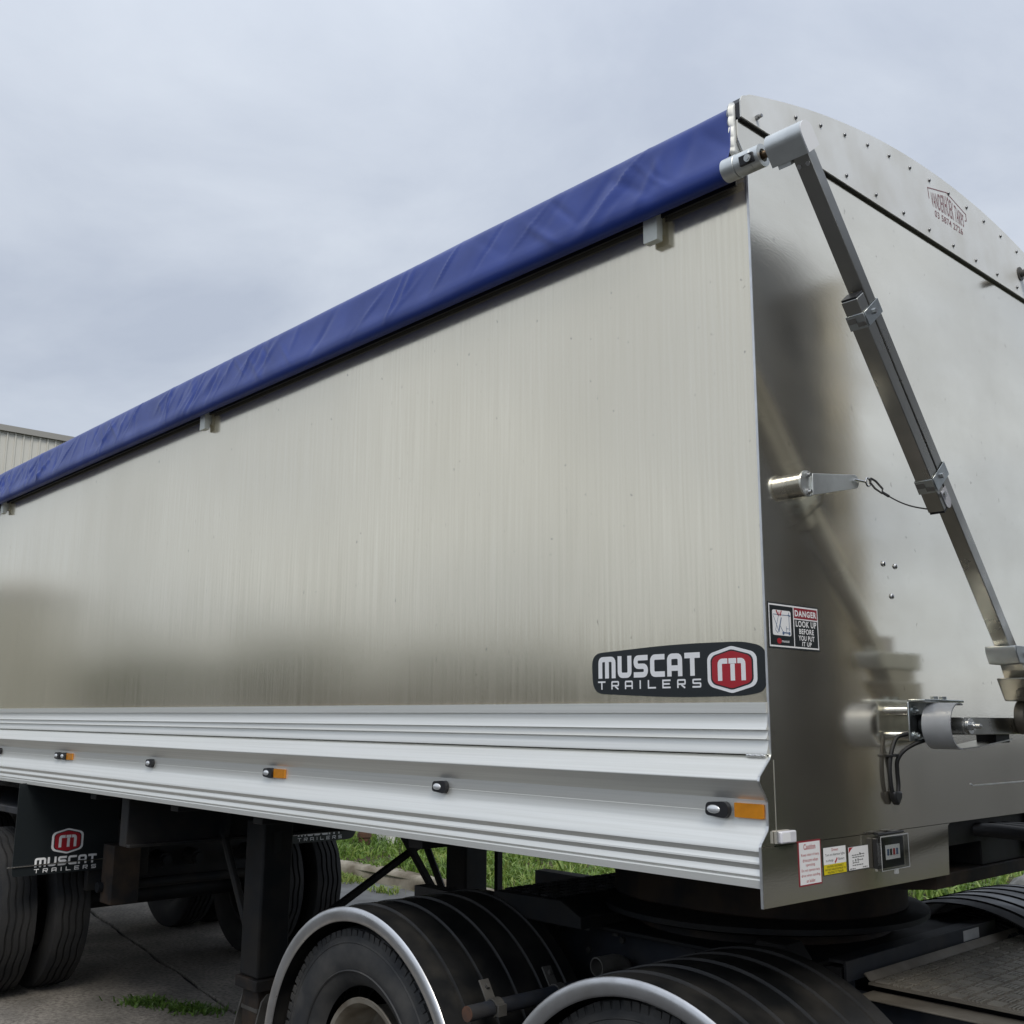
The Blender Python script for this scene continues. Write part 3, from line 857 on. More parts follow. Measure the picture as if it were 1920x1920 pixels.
def dt(mb):
    text(mb, FRONT, 'DANGER', .1285, 1.9695, .2335, 1.9865, .0019, .04)
    text(mb, FRONT, 'LOOK UP', .131, 1.942, .231, 1.959, .0019, .028)
    text(mb, FRONT, 'BEFORE', .146, 1.9235, .217, 1.938, .0019, .028)
    text(mb, FRONT, 'YOU PUT', .142, 1.906, .219, 1.920, .0019, .028)
    text(mb, FRONT, 'IT UP', .158, 1.8915, .204, 1.9035, .0019, .028)
    plate(mb, FRONT, rect(.1248, 1.9612, .2372, 1.9642), .0011, .0014)
lab(d, 'lettering', 'decal_white', dt)
pict = lab(d, 'pictogram', 'decal_white', lambda mb: plate(mb, FRONT, rounded(rect(.024, 1.915, .109, 1.981), .007), .0011, .0014))
def pg(mb):
    for a, b, t_ in (((.026, 1.969), (.107, 1.969), .0014), ((.100, 1.929), (.100, 1.977), .0022), ((.094, 1.970), (.106, 1.968), .003),
                     ((.028, 1.965), (.050, 1.927), .0015), ((.052, 1.968), (.036, 1.928), .0014), ((.064, 1.962), (.050, 1.924), .004), ((.058, 1.940), (.073, 1.922), .0016),
                     ((.036, 1.928), (.047, 1.921), .0014), ((.068, 1.923), (.101, 1.923), .003), ((.086, 1.925), (.086, 1.940), .0014), ((.086, 1.934), (.096, 1.934), .0014)):
        band(mb, FRONT, [a, b], t_, .0015 + .0001 * t_ * 1000, .0017 + .0001 * t_ * 1000)
    for c in (.071, .099):
        plate(mb, FRONT, [(c + .0045 * math.cos(i), 1.922 + .0045 * math.sin(i)) for i in np.linspace(0, 6.0, 10)], .0021, .0024)
lab(d, 'pictogram_lines', 'decal_blue', pg)
lab(d, 'pictogram_bolt', 'decal_red', lambda mb: [band(mb, FRONT, [(.041, 1.980), (.050, 1.968)], .004, .0022, .0024), band(mb, FRONT, [(.065, 1.980), (.059, 1.967)], .004, .0022, .0024), band(mb, FRONT, [(.0535, 1.977), (.0545, 1.966)], .002, .0022, .0024)])
lab(d, 'logo_roundel', 'decal_red', lambda mb: plate(mb, FRONT, [(.052 + .0105 * math.cos(i), 1.9005 + .0075 * math.sin(i)) for i in np.linspace(0, 6.1, 16)], .0011, .0014))
lab(d, 'logo_wordmark', 'decal_white', lambda mb: text(mb, FRONT, 'muscat', .064, 1.8975, .099, 1.9035, .0012, .01))

# operating stickers along the lower front
s1 = sticker('caution_sticker', .094, 1.2855, .199, 1.3955, 'decal_darkred', .0014)
lab(s1, 'white_panel', 'decal_white', lambda mb: plate(mb, FRONT, rect(.098, 1.289, .195, 1.392), .0021, .0024))
def ct(mb):
    text(mb, FRONT, 'Caution', .118, 1.3735, .173, 1.3875, .0026, .02)
    for i, (s_, w_) in enumerate((('Keep clear of tarp', .082), ('drive arm when', .070), ('operating.', .044), ('Do not operate tarp', .084), ('drive when standing', .086), ('on ladder.', .042))):
        zc_ = 1.360 - i * .0126
        text(mb, FRONT, s_, .147 - w_ / 2, zc_ - .004, .147 + w_ / 2, zc_ + .0045, .0026, .008)
lab(s1, 'lettering', 'decal_red', ct)
s2 = sticker('driver_sticker', .208, 1.302, .322, 1.3725, 'decal_black', .0014)
lab(s2, 'white_panel', 'decal_white', lambda mb: plate(mb, FRONT, rect(.210, 1.3285, .320, 1.3710), .0021, .0024))
lab(s2, 'yellow_panel', 'decal_yellow', lambda mb: plate(mb, FRONT, rect(.210, 1.3035, .320, 1.3283), .0021, .0024))
lab(s2, 'red_lettering', 'decal_red', lambda mb: [text(mb, FRONT, 'Drivers', .250, 1.3605, .282, 1.3680, .0026, .006), band(mb, FRONT, [(.264, 1.331), (.270, 1.336), (.276, 1.3425)], .005, .0025, .0027)])
def d2(mb):
    text(mb, FRONT, 'Turn on clearance lights', .218, 1.3475, .314, 1.3555, .0026, .004)
    text(mb, FRONT, 'to charge', .220, 1.3335, .256, 1.3415, .0026, .004)
    text(mb, FRONT, 'Battery', .282, 1.3345, .312, 1.3425, .0026, .004)
    text(mb, FRONT, 'CAUTION  DISCONNECT', .224, 1.3205, .306, 1.3255, .0026, .01)
    text(mb, FRONT, 'BATTERY NEGATIVE PRIOR TO', .216, 1.3130, .315, 1.3180, .0026, .01)
    text(mb, FRONT, 'WELDING TO TRAILER', .226, 1.3058, .304, 1.3108, .0026, .01)
lab(s2, 'lettering', 'decal_black', d2)
s3 = sticker('service_sticker', .330, 1.3025, .4385, 1.3650, 'decal_black', .0014)
lab(s3, 'white_panel', 'decal_white', lambda mb: plate(mb, FRONT, rect(.333, 1.3045, .436, 1.3635), .0021, .0024))
def d3(mb):
    for y0, y1, z in ((.350, .388, 1.342), (.395, .418, 1.343), (.350, .416, 1.3365), (.352, .362, 1.3275), (.386, .408, 1.3285), (.352, .388, 1.3225), (.352, .410, 1.3160), (.337, .368, 1.3075), (.404, .430, 1.3085)):
        n_ = int((y1 - y0) / .0042)
        for j in range(n_):
            h = .0013 + .0009 * ((j * 7 + int(z * 1e4)) % 3)
            plate(mb, FRONT, rect(y0 + j * .0042, z - h / 2, y0 + j * .0042 + .0030, z + h / 2), .0025, .0027)
    for y0, z in ((.389, 1.344), (.366, 1.3285), (.378, 1.3290)): plate(mb, FRONT, rect(y0, z - .003, y0 + .005, z + .003), .0025, .0027)
lab(s3, 'lettering', 'decal_black', d3)
lab(s3, 'red_flash', 'decal_red', lambda mb: plate(mb, FRONT, [(.334, 1.3485), (.346, 1.357), (.358, 1.3628), (.336, 1.3625)], .0025, .0027))

# control box with clear cover
cb = obj('control_box', MB().box(.0015, .019, .460, .604, 1.298, 1.380), 'black_plastic', tr_, bevel=.003)
mb = MB(); mb.prism(rect(.499, 1.320, .578, 1.3585), 'x', .0192, .0200)
obj('keypad', mb, 'decal_white', cb, smooth=False)
for k, (y0, m_) in enumerate(((.506, 'decal_blue'), (.522, 'decal_black'), (.539, 'decal_red'), (.556, 'decal_blue'))):
    mb = MB(); plate(mb, Frame((.0201, 0, 0), (0, 1, 0), (0, 0, 1)), rect(y0, 1.331, y0 + .011, 1.348), 0, .0008)
    obj('keypad_button', mb, m_, cb, smooth=False)
mb = MB()
yl, yh, zl, zh, xo = .455, .610, 1.294, 1.386, .030
mb.box(xo - .0015, xo, yl, yh, zl, zh); mb.box(.019, xo - .0017, yl, yl + .002, zl, zh); mb.box(.019, xo - .0017, yh - .002, yh, zl, zh)
mb.box(.019, xo - .0017, yl + .0022, yh - .0022, zh - .002, zh); mb.box(.019, xo - .0017, yl + .0022, yh - .0022, zl, zl + .002)
obj('clear_cover', mb, 'clear_plastic', cb, smooth=False)
mb = MB()
for q in (rect(yl, zl, yh, zl + .0015), rect(yl, zh - .003, yh, zh), rect(yl, zl + .0017, yl + .0015, zh - .0032), rect(yh - .0015, zl + .0017, yh, zh - .0032)): mb.prism(q, 'x', xo + .0002, xo + .0012)
mb.box(xo - .004, xo + .003, .528, .541, zl - .012, zl - .0003)
obj('cover_lip', mb, 'lens', cb, smooth=False)
mb = MB(); mb.box(.002, .022, .472, .505, 1.3867, 1.394); mb.box(.002, .022, .545, .590, 1.3867, 1.394); mb.cyl((.02, .460, 1.390), (.02, .602, 1.390), .0035, n=8)
obj('hinge', mb, 'black_plastic', cb)
# white corner lamp
mb = MB(); mb.prism(rounded(rect(.002, 1.397, .070, 1.427), .006), 'x', .0015, .016)
cl = obj('corner_lamp', mb, 'lamp_white', tr_, bevel=.003)
mb = MB(); mb.prism(rounded(rect(.006, 1.401, .040, 1.423), .003), 'x', .0162, .0172)
obj('lamp_lens', mb, 'decal_white', cl)
mb = MB(); mb.box(.0013, .010, -.008, .001, 1.398, 1.426)
obj('lamp_bracket', mb, 'sheet_edge', cl, smooth=False)

# button screws on the front wall
mb = MB(); mb.lathe_y([(0, .0085), (.003, .0082), (.006, .005), (.0065, .0001)], (0, 0, 0), 12)
b2 = MB(); b2.v = [(b, a, c) for a, b, c in mb.v]; b2.f = mb.f
btn = mesh_only('screw', b2, 'bright_bolt', ang=60)
for y, z in ((.623, 2.161), (.694, 2.160), (.662, 2.066)): inst(btn, 'screw', (.0002, y, z), tr_)

# spigot bracket with hook
sb = obj('spigot_bracket', MB().cyl((0.0002, .146, 2.327), (.044, .146, 2.327), .033, n=28), 'arm_alloy', tr_)
mb = MB(); mb.prism([(.146 + .036 * math.cos(t), 2.327 + .036 * math.sin(t)) for t in np.linspace(0, 6.283, 28)[:-1]], 'x', .0442, .050)
obj('flange', mb, 'cast_alloy', sb)
mb = MB(); mb.prism([(.160, 2.296)] + [(.385 + .020 * math.cos(t), 2.368 + .020 * math.sin(t)) for t in np.linspace(-1.2, 1.5, 9)] + [(.160, 2.356)], 'x', .0502, .057)
obj('tapered_arm', mb, 'cast_alloy', sb, bevel=.001)
hexn = MB(); hexn.cyl((0, 0, 0), (.006, 0, 0), .0085, n=6); hexn.cyl((.006, 0, 0), (.013, 0, 0), .005, n=10)
hexm = mesh_only('bolt', hexn, 'bright_bolt')
for z in (2.350, 2.303): inst(hexm, 'bolt', (.0502, .142, z), sb)
mb = MB(); mb.cyl((.064, .365, 2.370), (.066, .425, 2.372), .0035, n=8)
mb.tube([(.068, .437 + .012 * math.cos(t), 2.373 + .012 * math.sin(t)) for t in np.linspace(math.pi, 3 * math.pi, 17)], .003, 6)
obj('eye_bolt', mb, 'bright_bolt', sb)
mb = MB(); mb.tube([(.074, .443, 2.384), (.082, .455, 2.376), (.098, .462, 2.352), (.098, .456, 2.338), (.086, .440, 2.352), (.076, .434, 2.370), (.074, .443, 2.384)], .0032, 6, closed=False)
obj('snap_hook', mb, 'dull_steel', sb)
ca, cbp = Vector((.097, .459, 2.342)), Vector((.225, .462, 2.275))
pts = [ca.lerp(cbp, t) + Vector((0, 0, -.010 * math.sin(math.pi * t))) for t in np.linspace(0, 1, 14)]
mb = MB(); mb.tube(pts, .0022, 6); mb.cyl(pts[0], pts[2], .0042, n=8)
obj('cable', mb, 'black_rubber', sb)

# ---- tarp drive arm
arm = obj('tarp_arm', MB(), 'arm_alloy', tr_) if False else None
D = Vector((0, .629, -.7774)); Nn = Vector((0, .7774, .629)); X = Vector((1, 0, 0))
P0 = Vector((.2125, -.0715, 3.163))        # centre line at the top end
L1 = 1.64
def on(c, s_): return P0 + D * s_ + Nn * c
mb = MB(); mb.obox(P0 + D * (L1 / 2), X, Nn, D, .0225, .0215, L1 / 2)
arm = obj('tarp_drive_arm', mb, 'arm_alloy', tr_, bevel=.002)
# second tube, clamped to the lower-left side
off = -.0215 - .009 - .0235
s0, s1_ = .410, 1.074
mb = MB(); mb.obox(P0 + D * ((s0 + s1_) / 2) + Nn * off, X, Nn, D, .0235, .0235, (s1_ - s0) / 2)
obj('slide_tube', mb, 'arm_alloy', arm, bevel=.002)
mb = MB(); mb.obox(P0 + D * (s0 - .003) + Nn * off, X, Nn, D, .022, .022, .003)
obj('tube_plug', mb, 'black_plastic', arm, bevel=.001)
mb = MB(); mb.obox(P0 + D * (s1_ + .004) + Nn * off, X, Nn, D, .0215, .0215, .004)
obj('tube_plug', mb, 'black_plastic', arm, bevel=.001)
for s_ in (.472, .990):
    mb = MB()
    cc = P0 + D * s_
    t_ = .0025
    # a strap: front plate across both tubes, wrap on the outer side
    mb.obox(cc + X * (.0235 + t_ + .0006) + Nn * (off / 2), X, Nn, D, t_ * .5, .0485, .021)
    mb.obox(cc + Nn * (off - .0235 - t_), X, Nn, D, .0265, t_ * .5, .021)
    mb.obox(cc - X * (.0235 + t_ + .0006) + Nn * (off / 2), X, Nn, D, t_ * .5, .0485, .021)
    mb.obox(cc + Nn * (.0215 + t_), X, Nn, D, .0265, t_ * .5, .021)
    cl_ = obj('clamp', mb, 'zinc', arm, bevel=.0006, seg=1)
    mb = MB()
    q = cc + X * .0273 + Nn * (-.022)
    mb.cyl(q, q + X * .006, .0075, n=6); obj('bolt', mb, 'bright_bolt', arm)
    mb = MB()   # interlocked strap ends on the outer face
    o_ = cc + Nn * (off - .0235 - t_ - .0022)
    mb.obox(o_ + X * .012 + D * .008, X, Nn, D, .012, .001, .006); mb.obox(o_ - X * .012 - D * .006, X, Nn, D, .012, .001, .008)
    obj('clamp_lock', mb, 'stub_steel', arm, bevel=.0004, seg=1)
q = P0 + D * 1.036 + X * .0272 + Nn * (off + .004)
mb = MB(); mb.cyl(q, q + X * .006, .0075, n=6); obj('bolt', mb, 'bright_bolt', arm)
mb = MB()
base = P0 + D * 1.054 + Nn * (off + .012)
pl = [base + Nn * a + D * b for a, b in [(-.016, -.030), (.020, -.030), (.020, .012)] + [(.002 + .018 * math.cos(t), .012 + .018 * math.sin(t)) for t in np.linspace(0.3, 2.9, 7)] + [(-.016, .012)]]
v = [p + X * .0242 for p in pl] + [p + X * .0262 for p in pl]
n = len(pl)
mb.add(v, [tuple(range(n)), tuple(range(n, 2 * n))] + [(i, (i + 1) % n, n + (i + 1) % n, n + i) for i in range(n)])
obj('end_tab', mb, 'lamp_white', arm, smooth=False)
# gearbox: round-topped housing around the roll tube axis
ax = P0 - D * .030
prof = []
for t in np.linspace(0, math.pi, 13): prof.append(ax + Nn * (.034 * math.cos(t)) - D * (.034 * math.sin(t)))
prof += [ax - Nn * .034 + D * .045, ax + Nn * .034 + D * .045]
n = len(prof)
def sweepx(mb, pts, xa, xb):
    v = [Vector((xa, p.y, p.z)) for p in pts] + [Vector((xb, p.y, p.z)) for p in pts]
    k = len(pts)
    mb.add(v, [tuple(range(k)), tuple(range(k, 2 * k))] + [(i, (i + 1) % k, k + (i + 1) % k, k + i) for i in range(k)])
mb = MB(); sweepx(mb, prof, .135, .2415)
obj('gearbox', mb, 'cast_alloy', arm, ang=30)
mb = MB(); sweepx(mb, [ax + (p - ax) * .99 for p in prof], .2417, .2455)
obj('gearbox_cover', mb, 'decal_white', arm, ang=30)
mb = MB(); sweepx(mb, [ax - Nn * .020 + D * .0, ax + Nn * .03 + D * .0, ax + Nn * .022 + D * .056, ax - Nn * .034 + D * .056], .150, .188)
obj('gearbox_foot', mb, 'cast_alloy', arm, smooth=False)
for xx in (.200, .226):
    q = P0 + D * .040 - Nn * .0217 + X * (xx - P0.x)
    mb = MB(); mb.cyl(q, q - Nn * .004, .0065, n=10); obj('bolt', mb, 'bright_bolt', arm)
AY, AZ = ax.y + .002, ax.z - .006
mb = MB(); mb.cyl((.100, AY, AZ), (.14, AY, AZ), .011, n=16)
obj('drive_shaft', mb, 'brass', arm)
mb = MB(); mb.cyl((-.012, AY, AZ), (.030, AY, AZ), .0325, n=28); mb.cyl((.0305, AY, AZ), (.082, AY, AZ), .0315, n=28)
cp = obj('coupling', mb, 'cast_alloy', arm, ang=40, bevel=.0015)
mb = MB(); mb.pipe((.0822, AY, AZ), (.108, AY, AZ), .0315, .018, 28)
obj('coupling_yoke', mb, 'cast_alloy', arm, ang=40)
mb = MB(); mb.obox((.075, AY - .0290, AZ - .010), (1, 0, 0), (0, 1, .25), (0, -.25, 1), .022, .005, .013)
obj('yoke_slot', mb, 'black_plastic', arm, bevel=.002)
mb = MB(); mb.cyl((.082, AY - .033, AZ - .011), (.082, AY - .039, AZ - .0125), .010, n=16); mb.cyl((.082, AY - .039, AZ - .0125), (.082, AY - .041, AZ - .013), .006, n=12)
obj('yoke_pin', mb, 'cast_alloy', arm)

# knuckle at the lower end of the arm
E_ = P0 + D * L1
kn = MB()
ky_, kz_ = E_.y, E_.z
kn.prism([(ky_ - .075, kz_ + .030), (ky_ + .20, kz_ + .034), (ky_ + .20, kz_ - .022), (ky_ - .055, kz_ - .022), (ky_ - .075, kz_ + .012)], 'x', .170, .262)
k_ = obj('knuckle', kn, 'cast_alloy', arm, bevel=.003)
mb = MB(); mb.prism([(ky_ + .01, kz_ + .035), (ky_ + .07, kz_ + .095), (ky_ + .18, kz_ + .095), (ky_ + .18, kz_ + .035)], 'x', .2565, .262)
obj('knuckle_side', mb, 'lamp_white', arm, bevel=.001)
mb = MB(); mb.prism([(ky_ - .010, kz_ - .0225), (ky_ + .18, kz_ - .0225), (ky_ + .18, kz_ - .062), (ky_ + .012, kz_ - .062)], 'x', .185, .250)
obj('knuckle_block', mb, 'arm_alloy', arm, smooth=False)
mb = MB(); mb.prism([(ky_ - .018, kz_ - .0625), (ky_ + .2, kz_ - .0625), (ky_ + .2, kz_ - .130), (ky_ + .03, kz_ - .130)], 'x', .172, .258)
obj('knuckle_block', mb, 'arm_alloy', arm, bevel=.004)
mb = MB(); mb.cyl((.18, ky_ + .115, kz_ - .178), (.212, ky_ + .115, kz_ - .178), .052, n=28); 
obj('roller', mb, 'rim_paint', arm, bevel=.004)
mb = MB(); mb.cyl((.2125, ky_ + .115, kz_ - .178), (.26, ky_ + .115, kz_ - .178), .045, n=28)
obj('roller', mb, 'black_rubber', arm, bevel=.004)
mb = MB(); q = Vector((.262, ky_ + .012, kz_ + .008)); mb.cyl(q, q + X * .012, .011, n=6); obj('bolt', mb, 'zinc', arm)

# ---- pivot bracket and lower arm
pb = obj('pivot_bracket', MB().box(.045, .051, .622, .875, 1.640, 1.752), 'zinc', tr_, bevel=.002)
mb = MB(); mb.prism([(.045, 1.7525), (.100, 1.7525), (.100, 1.7595), (.049, 1.7595)], 'y', .624, .875)
obj('bracket_flange', mb, 'zinc', pb, bevel=.002)
for y, z in ((.652, 1.727), (.652, 1.655), (.845, 1.727)):
    mb = MB(); mb.cyl((.0002, y, z), (.0445, y, z), .014, n=18); obj('spacer', mb, 'bright_bolt', pb)
    mb = MB(); mb.cyl((.0515, y, z), (.054, y, z), .015, n=16); mb.cyl((.054, y, z), (.062, y, z), .010, n=6); mb.cyl((.062, y, z), (.068, y, z), .006, n=10); obj('bolt', mb, 'zinc', pb)
for y in (.735, .790):
    mb = MB(); mb.cyl((.075, y, 1.7597), (.075, y, 1.769), .0115, n=6); obj('bolt', mb, 'zinc', pb)
PY, PZ = .700, 1.684
mb = MB()
R1 = .064
path = [(PY + R1 * math.cos(t), PZ + R1 * math.sin(t)) for t in np.linspace(rad(70), rad(275), 22)] + [(PY + .10, PZ - .060), (PY + .20, PZ - .052), (PY + .34, PZ - .040)]
Lp, Rp = strip(path, .004)
sec = [tuple(p) for p in Lp[:22]] + [tuple(p) for p in Rp[:22][::-1]]
mb.prism([tuple(p)[:2] for p in sec], 'x', .080, .165)
obj('spring_guard', mb, 'grey_powder', pb, ang=40)
mb = MB(); sec = [tuple(p)[:2] for p in Lp[21:]] + [tuple(p)[:2] for p in Rp[21:][::-1]]
mb.prism(sec, 'x', .0805, .1645)
obj('spring_leaf', mb, 'arm_alloy', pb, ang=40)
mb = MB(); mb.box(.10, .160, PY + .235, PY + .335, PZ - .0500, PZ - .0240)
obj('bump_stop', mb, 'black_rubber', pb, bevel=.003)
mb = MB(); mb.cyl((.052, PY, PZ), (.095, PY, PZ), .034, n=24); obj('pivot_boss', mb, 'black_rubber', pb, bevel=.003)
mb = MB(); mb.cyl((.095, PY, PZ), (.180, PY, PZ), .024, n=24); obj('pivot_hub', mb, 'arm_alloy', pb)
mb = MB(); mb.cyl((.1815, PY + .02, PZ), (.186, PY + .02, PZ), .022, n=24); mb.cyl((.186, PY + .02, PZ), (.196, PY + .02, PZ), .012, n=6); mb.cyl((.196, PY + .02, PZ), (.212, PY + .02, PZ), .007, n=12); mb.cyl((.212, PY + .02, PZ), (.218, PY + .02, PZ), .007, .002, n=12)
obj('pivot_bolt', mb, 'bright_bolt', pb)
mb = MB(); mb.box(.135, .181, PY - .012, 1.60, PZ - .0245, PZ + .0245)
obj('lower_arm', mb, 'arm_alloy', pb, bevel=.002)
# power lead loop
lead = [(.075, .705, 1.662), (.070, .680, 1.645), (.050, .645, 1.632), (.030, .615, 1.612), (.016, .603, 1.585), (.012, .606, 1.55), (.012, .608, 1.515), (.013, .594, 1.482), (.013, .578, 1.482), (.012, .566, 1.515), (.012, .563, 1.555), (.013, .568, 1.59), (.016, .582, 1.625), (.022, .600, 1.652), (.04, .63, 1.66)]
def smoothpath(p, k=4):
    p = [Vector(q) for q in p]; o_ = []
    for i in range(len(p) - 1):
        a, b, c, d_ = p[max(i - 1, 0)], p[i], p[i + 1], p[min(i + 2, len(p) - 1)]
        for j in range(k):
            t = j / k
            o_.append(.5 * ((2 * b) + (c - a) * t + (2 * a - 5 * b + 4 * c - d_) * t * t + (3 * b - a - 3 * c + d_) * t ** 3))
    o_.append(p[-1]); return o_
mb = MB(); mb.tube(smoothpath(lead), .0062, 8)
ld = obj('power_lead', mb, 'black_rubber', tr_, ang=60)
mb = MB(); mb.box(.004, .022, .560, .612, 1.596, 1.604)
obj('cable_tie', mb, 'black_plastic', ld, bevel=.002)
mb = MB(); mb.prism([(.565, 1.500), (.609, 1.500), (.608, 1.482), (.586, 1.460), (.567, 1.482)], 'x', .003, .024)
obj('plug', mb, 'black_plastic', ld, bevel=.005)

# peg for the far arm on the cap
mb = MB(); mb.cyl((.0126, 1.845, 3.455), (.018, 1.845, 3.455), .028, n=20); mb.cyl((.018, 1.845, 3.455), (.14, 1.845, 3.455), .014, n=16); mb.cyl((.05, 1.845, 3.455), (.062, 1.845, 3.455), .022, n=6)
obj('stop_peg', mb, 'dull_steel', tr_)

# ---- underframe
for y in (.72, 1.63):
    mb = MB(); mb.box(-LEN, -4.0, y - .05, y + .05, 1.06, 1.318); mb.box(-3.99, -.55, y - .05, y + .05, 1.225, 1.318)
    obj('chassis_rail', mb, 'chassis_black', tr_, bevel=.004)
mb = MB(); mb.box(-3.99, -3.90, .02, W - .02, 1.04, 1.318)
obj('bolster', mb, 'chassis_black', tr_, bevel=.004)
mb = MB(); mb.box(-3.90, -3.86, .02, W - .02, 1.04, 1.055)
obj('bolster_flange', mb, 'chassis_black', tr_, bevel=.002)
for x in (-1.5, -2.6, -3.4, -4.4, -6.4, -7.6):
    mb = MB(); mb.box(x - .04, x + .04, .03, W - .03, 1.25, 1.318)
    obj('cross_member', mb, 'chassis_black', tr_, bevel=.003)
mb = MB(); mb.box(-5.02, -4.86, .36, .53, .60, .94)
obj('hanger_bracket', mb, 'rusty_black', tr_, bevel=.006)
mb = MB(); mb.cyl((-5.0, .33, .69), (-5.0, 1.6, .69), .03, n=18)
obj('cross_tube', mb, 'chassis_black', tr_)
mb = MB(); mb.box(-5.28, -5.23, .36, 1.62, .64, 1.058)
obj('suspension_plate', mb, 'chassis_black', tr_, bevel=.004)
for y in (.57, 1.62):
    mb = MB(); mb.box(-7.6, -4.95 if y < 1 else -5.2, y - .05, y + .05, .74, 1.058)
    obj('suspension_beam', mb, 'chassis_black', tr_, bevel=.006)
for y in (.80, 1.02, 1.42):
    mb = MB(); mb.cyl((-5.228, y, .80), (-5.10, y, .80), .055, .045, n=16); mb.cyl((-5.10, y, .80), (-5.07, y, .80), .03, n=10)
    obj('air_fitting', mb, 'chassis_black', tr_)
# skid plate over the turntable
mb = MB(); mb.prism([(-1.7, .62), (-.30, .55), (-.02, .86), (-.02, 1.59), (-.30, 1.90), (-1.7, 1.85)], 'z', 1.200, 1.2405)
obj('skid_plate', mb, 'rusty_black', tr_, bevel=.003)
mb = MB(); mb.prism([(-.30, 1.2408), (-.03, 1.2408), (-.03, 1.40), (-.30, 1.40)], 'y', 1.2, 2.2)
obj('bolster', mb, 'chassis_black', tr_, bevel=.004)
mb = MB()
for i in range(3):
    mb.tube(smoothpath([(-.30, 1.02 + .12 * i, 1.36 - .01 * i), (.02, 1.18 + .10 * i, 1.355), (.30, 1.5 + .1 * i, 1.29), (.7, 1.75 + .05 * i, 1.15)]), .022 - .004 * i, 10)
obj('air_hose', mb, 'black_rubber', tr_, ang=60)

# landing legs
def leg(yc, s):
    r = obj('landing_leg', MB().box(-3.48, -3.30, yc - .085, yc + .085, .44, 1.19), 'chassis_black', tr_, bevel=.012)
    mb = MB(); mb.box(-3.495, -3.285, yc - .098, yc + .098, .385, .4395); obj('collar', mb, 'rusty_black', r, bevel=.006)
    mb = MB(); mb.box(-3.465, -3.315, yc - .068, yc + .068, .16, .3845); obj('inner_leg', mb, 'rusty_black', r, bevel=.006)
    mb = MB(); mb.box(-3.468, -3.312, yc - .071, yc + .071, .285, .303); obj('wear_band', mb, 'dull_steel', r, smooth=False)
    for sx in (-1, 1):
        mb = MB(); mb.prism([(yc - .15, .02), (yc + .15, .02), (yc + .06, .34), (yc + .03, .37), (yc - .03, .37), (yc - .06, .34)], 'x', -3.39 + sx * .096 - .005, -3.39 + sx * .096 + .005)
        obj('foot_cheek', mb, 'dull_steel', r, bevel=.002)
    mb = MB(); mb.pipe((-3.52, yc, .315), (-3.26, yc, .315), .030, .018, 18); obj('foot_pin', mb, 'dull_steel', r)
    mb = MB(); mb.box(-3.53, -3.25, yc - .17, yc + .17, .004, .02); obj('foot_plate', mb, 'dull_steel', r, bevel=.003)
    mb = MB(); mb.tube([(-3.92, yc, 1.10), (-3.86, yc, 1.05), (-3.48, yc, .50)], .022, 10); obj('brace', mb, 'chassis_black', r)
    mb = MB(); mb.prism([(-3.98, 1.18), (-3.82, 1.18), (-3.84, 1.06), (-3.88, 1.02), (-3.92, 1.06)], 'y', yc - .012, yc + .012); obj('brace_lug', mb, 'chassis_black', r, smooth=False)
    mb = MB(); mb.prism([(yc - .03, 1.02), (yc + .015, 1.04), (yc + .015, 1.13), (yc - .03, 1.13)], 'x', -3.2995, -3.296); obj('slot', mb, 'black_rubber', r, smooth=False)
leg(.55, 1); leg(1.865, -1)
mb = MB(); mb.bar((-3.4, .64, .54), (-3.4, 1.74, 1.10), .035, .035); obj('cross_brace', mb, 'chassis_black', tr_, bevel=.003)
mb = MB(); mb.bar((-3.35, 1.28, 1.18), (-3.35, 1.78, .47), .035, .035); obj('cross_brace', mb, 'chassis_black', tr_, bevel=.003)
mb = MB(); mb.box(-3.42, -3.39, 2.11, 2.15, .45, 1.2); obj('stay', mb, 'chassis_black', tr_, smooth=False)

# wheels
def tyre_mb(Rt, wd, seg=72, ribs=5):
    """highway tyre: zig-zag grooved tread, shoulders, sidewalls; about Y, centred"""
    mb = MB(); h = wd / 2
    pr = []
    zig = []
    rw = (wd * .84) / ribs; g = .007
    side = [(-h * .60, Rt * .585), (-h * .80, Rt * .62), (-h * .97, Rt * .72), (-h * 1.0, Rt * .78), (-h * .985, Rt * .86), (-h * .93, Rt * .915), (-h * .925, Rt * .925), (-h * .885, Rt * .972)]
    for p in side: pr.append(p); zig.append(0)
    y = -wd * .42
    pr.append((y, Rt * .988)); zig.append(0)
    for k in range(ribs):
        y1 = y + rw
        if k < ribs - 1:
            pr += [(y1 - g, Rt), (y1 - g * .6, Rt - .014), (y1 + g * .6, Rt - .014), (y1 + g, Rt)]
            zig += [1, 1, 1, 1]
        y = y1
    pr.append((wd * .42, Rt * .988)); zig.append(0)
    for p in side[::-1]: pr.append((-p[0], p[1])); zig.append(0)
    tri = [0, 1, 1, 0, -1, -1]
    return mb.lathe_y(pr, (0, 0, 0), seg, shift=lambda i, j: (zig[i] * .0042 * tri[j % 6], 0))
def rim_mb(Rr, wd, out_sgn):
    mb = MB(); h = wd / 2
    pr = [(-h * .62, Rr * 1.02), (-h * .66, Rr * 1.01), (-h * .64, Rr * .94), (-h * .50, Rr * .90), (-h * .05, Rr * .86), (h * .45, Rr * .84), (h * .5, Rr * .40), (h * .30, Rr * .36), (h * .28, .001)]
    return mb.lathe_y([(p[0], p[1]) for p in pr], (0, 0, 0), 48)
TR = .5
tyre_me = mesh_only('tyre', tyre_mb(TR, .245, 96), 'tyre', ang=40)
rim_me = mesh_only('rim', rim_mb(TR * .585, .255, 1), 'chassis_black', ang=40)
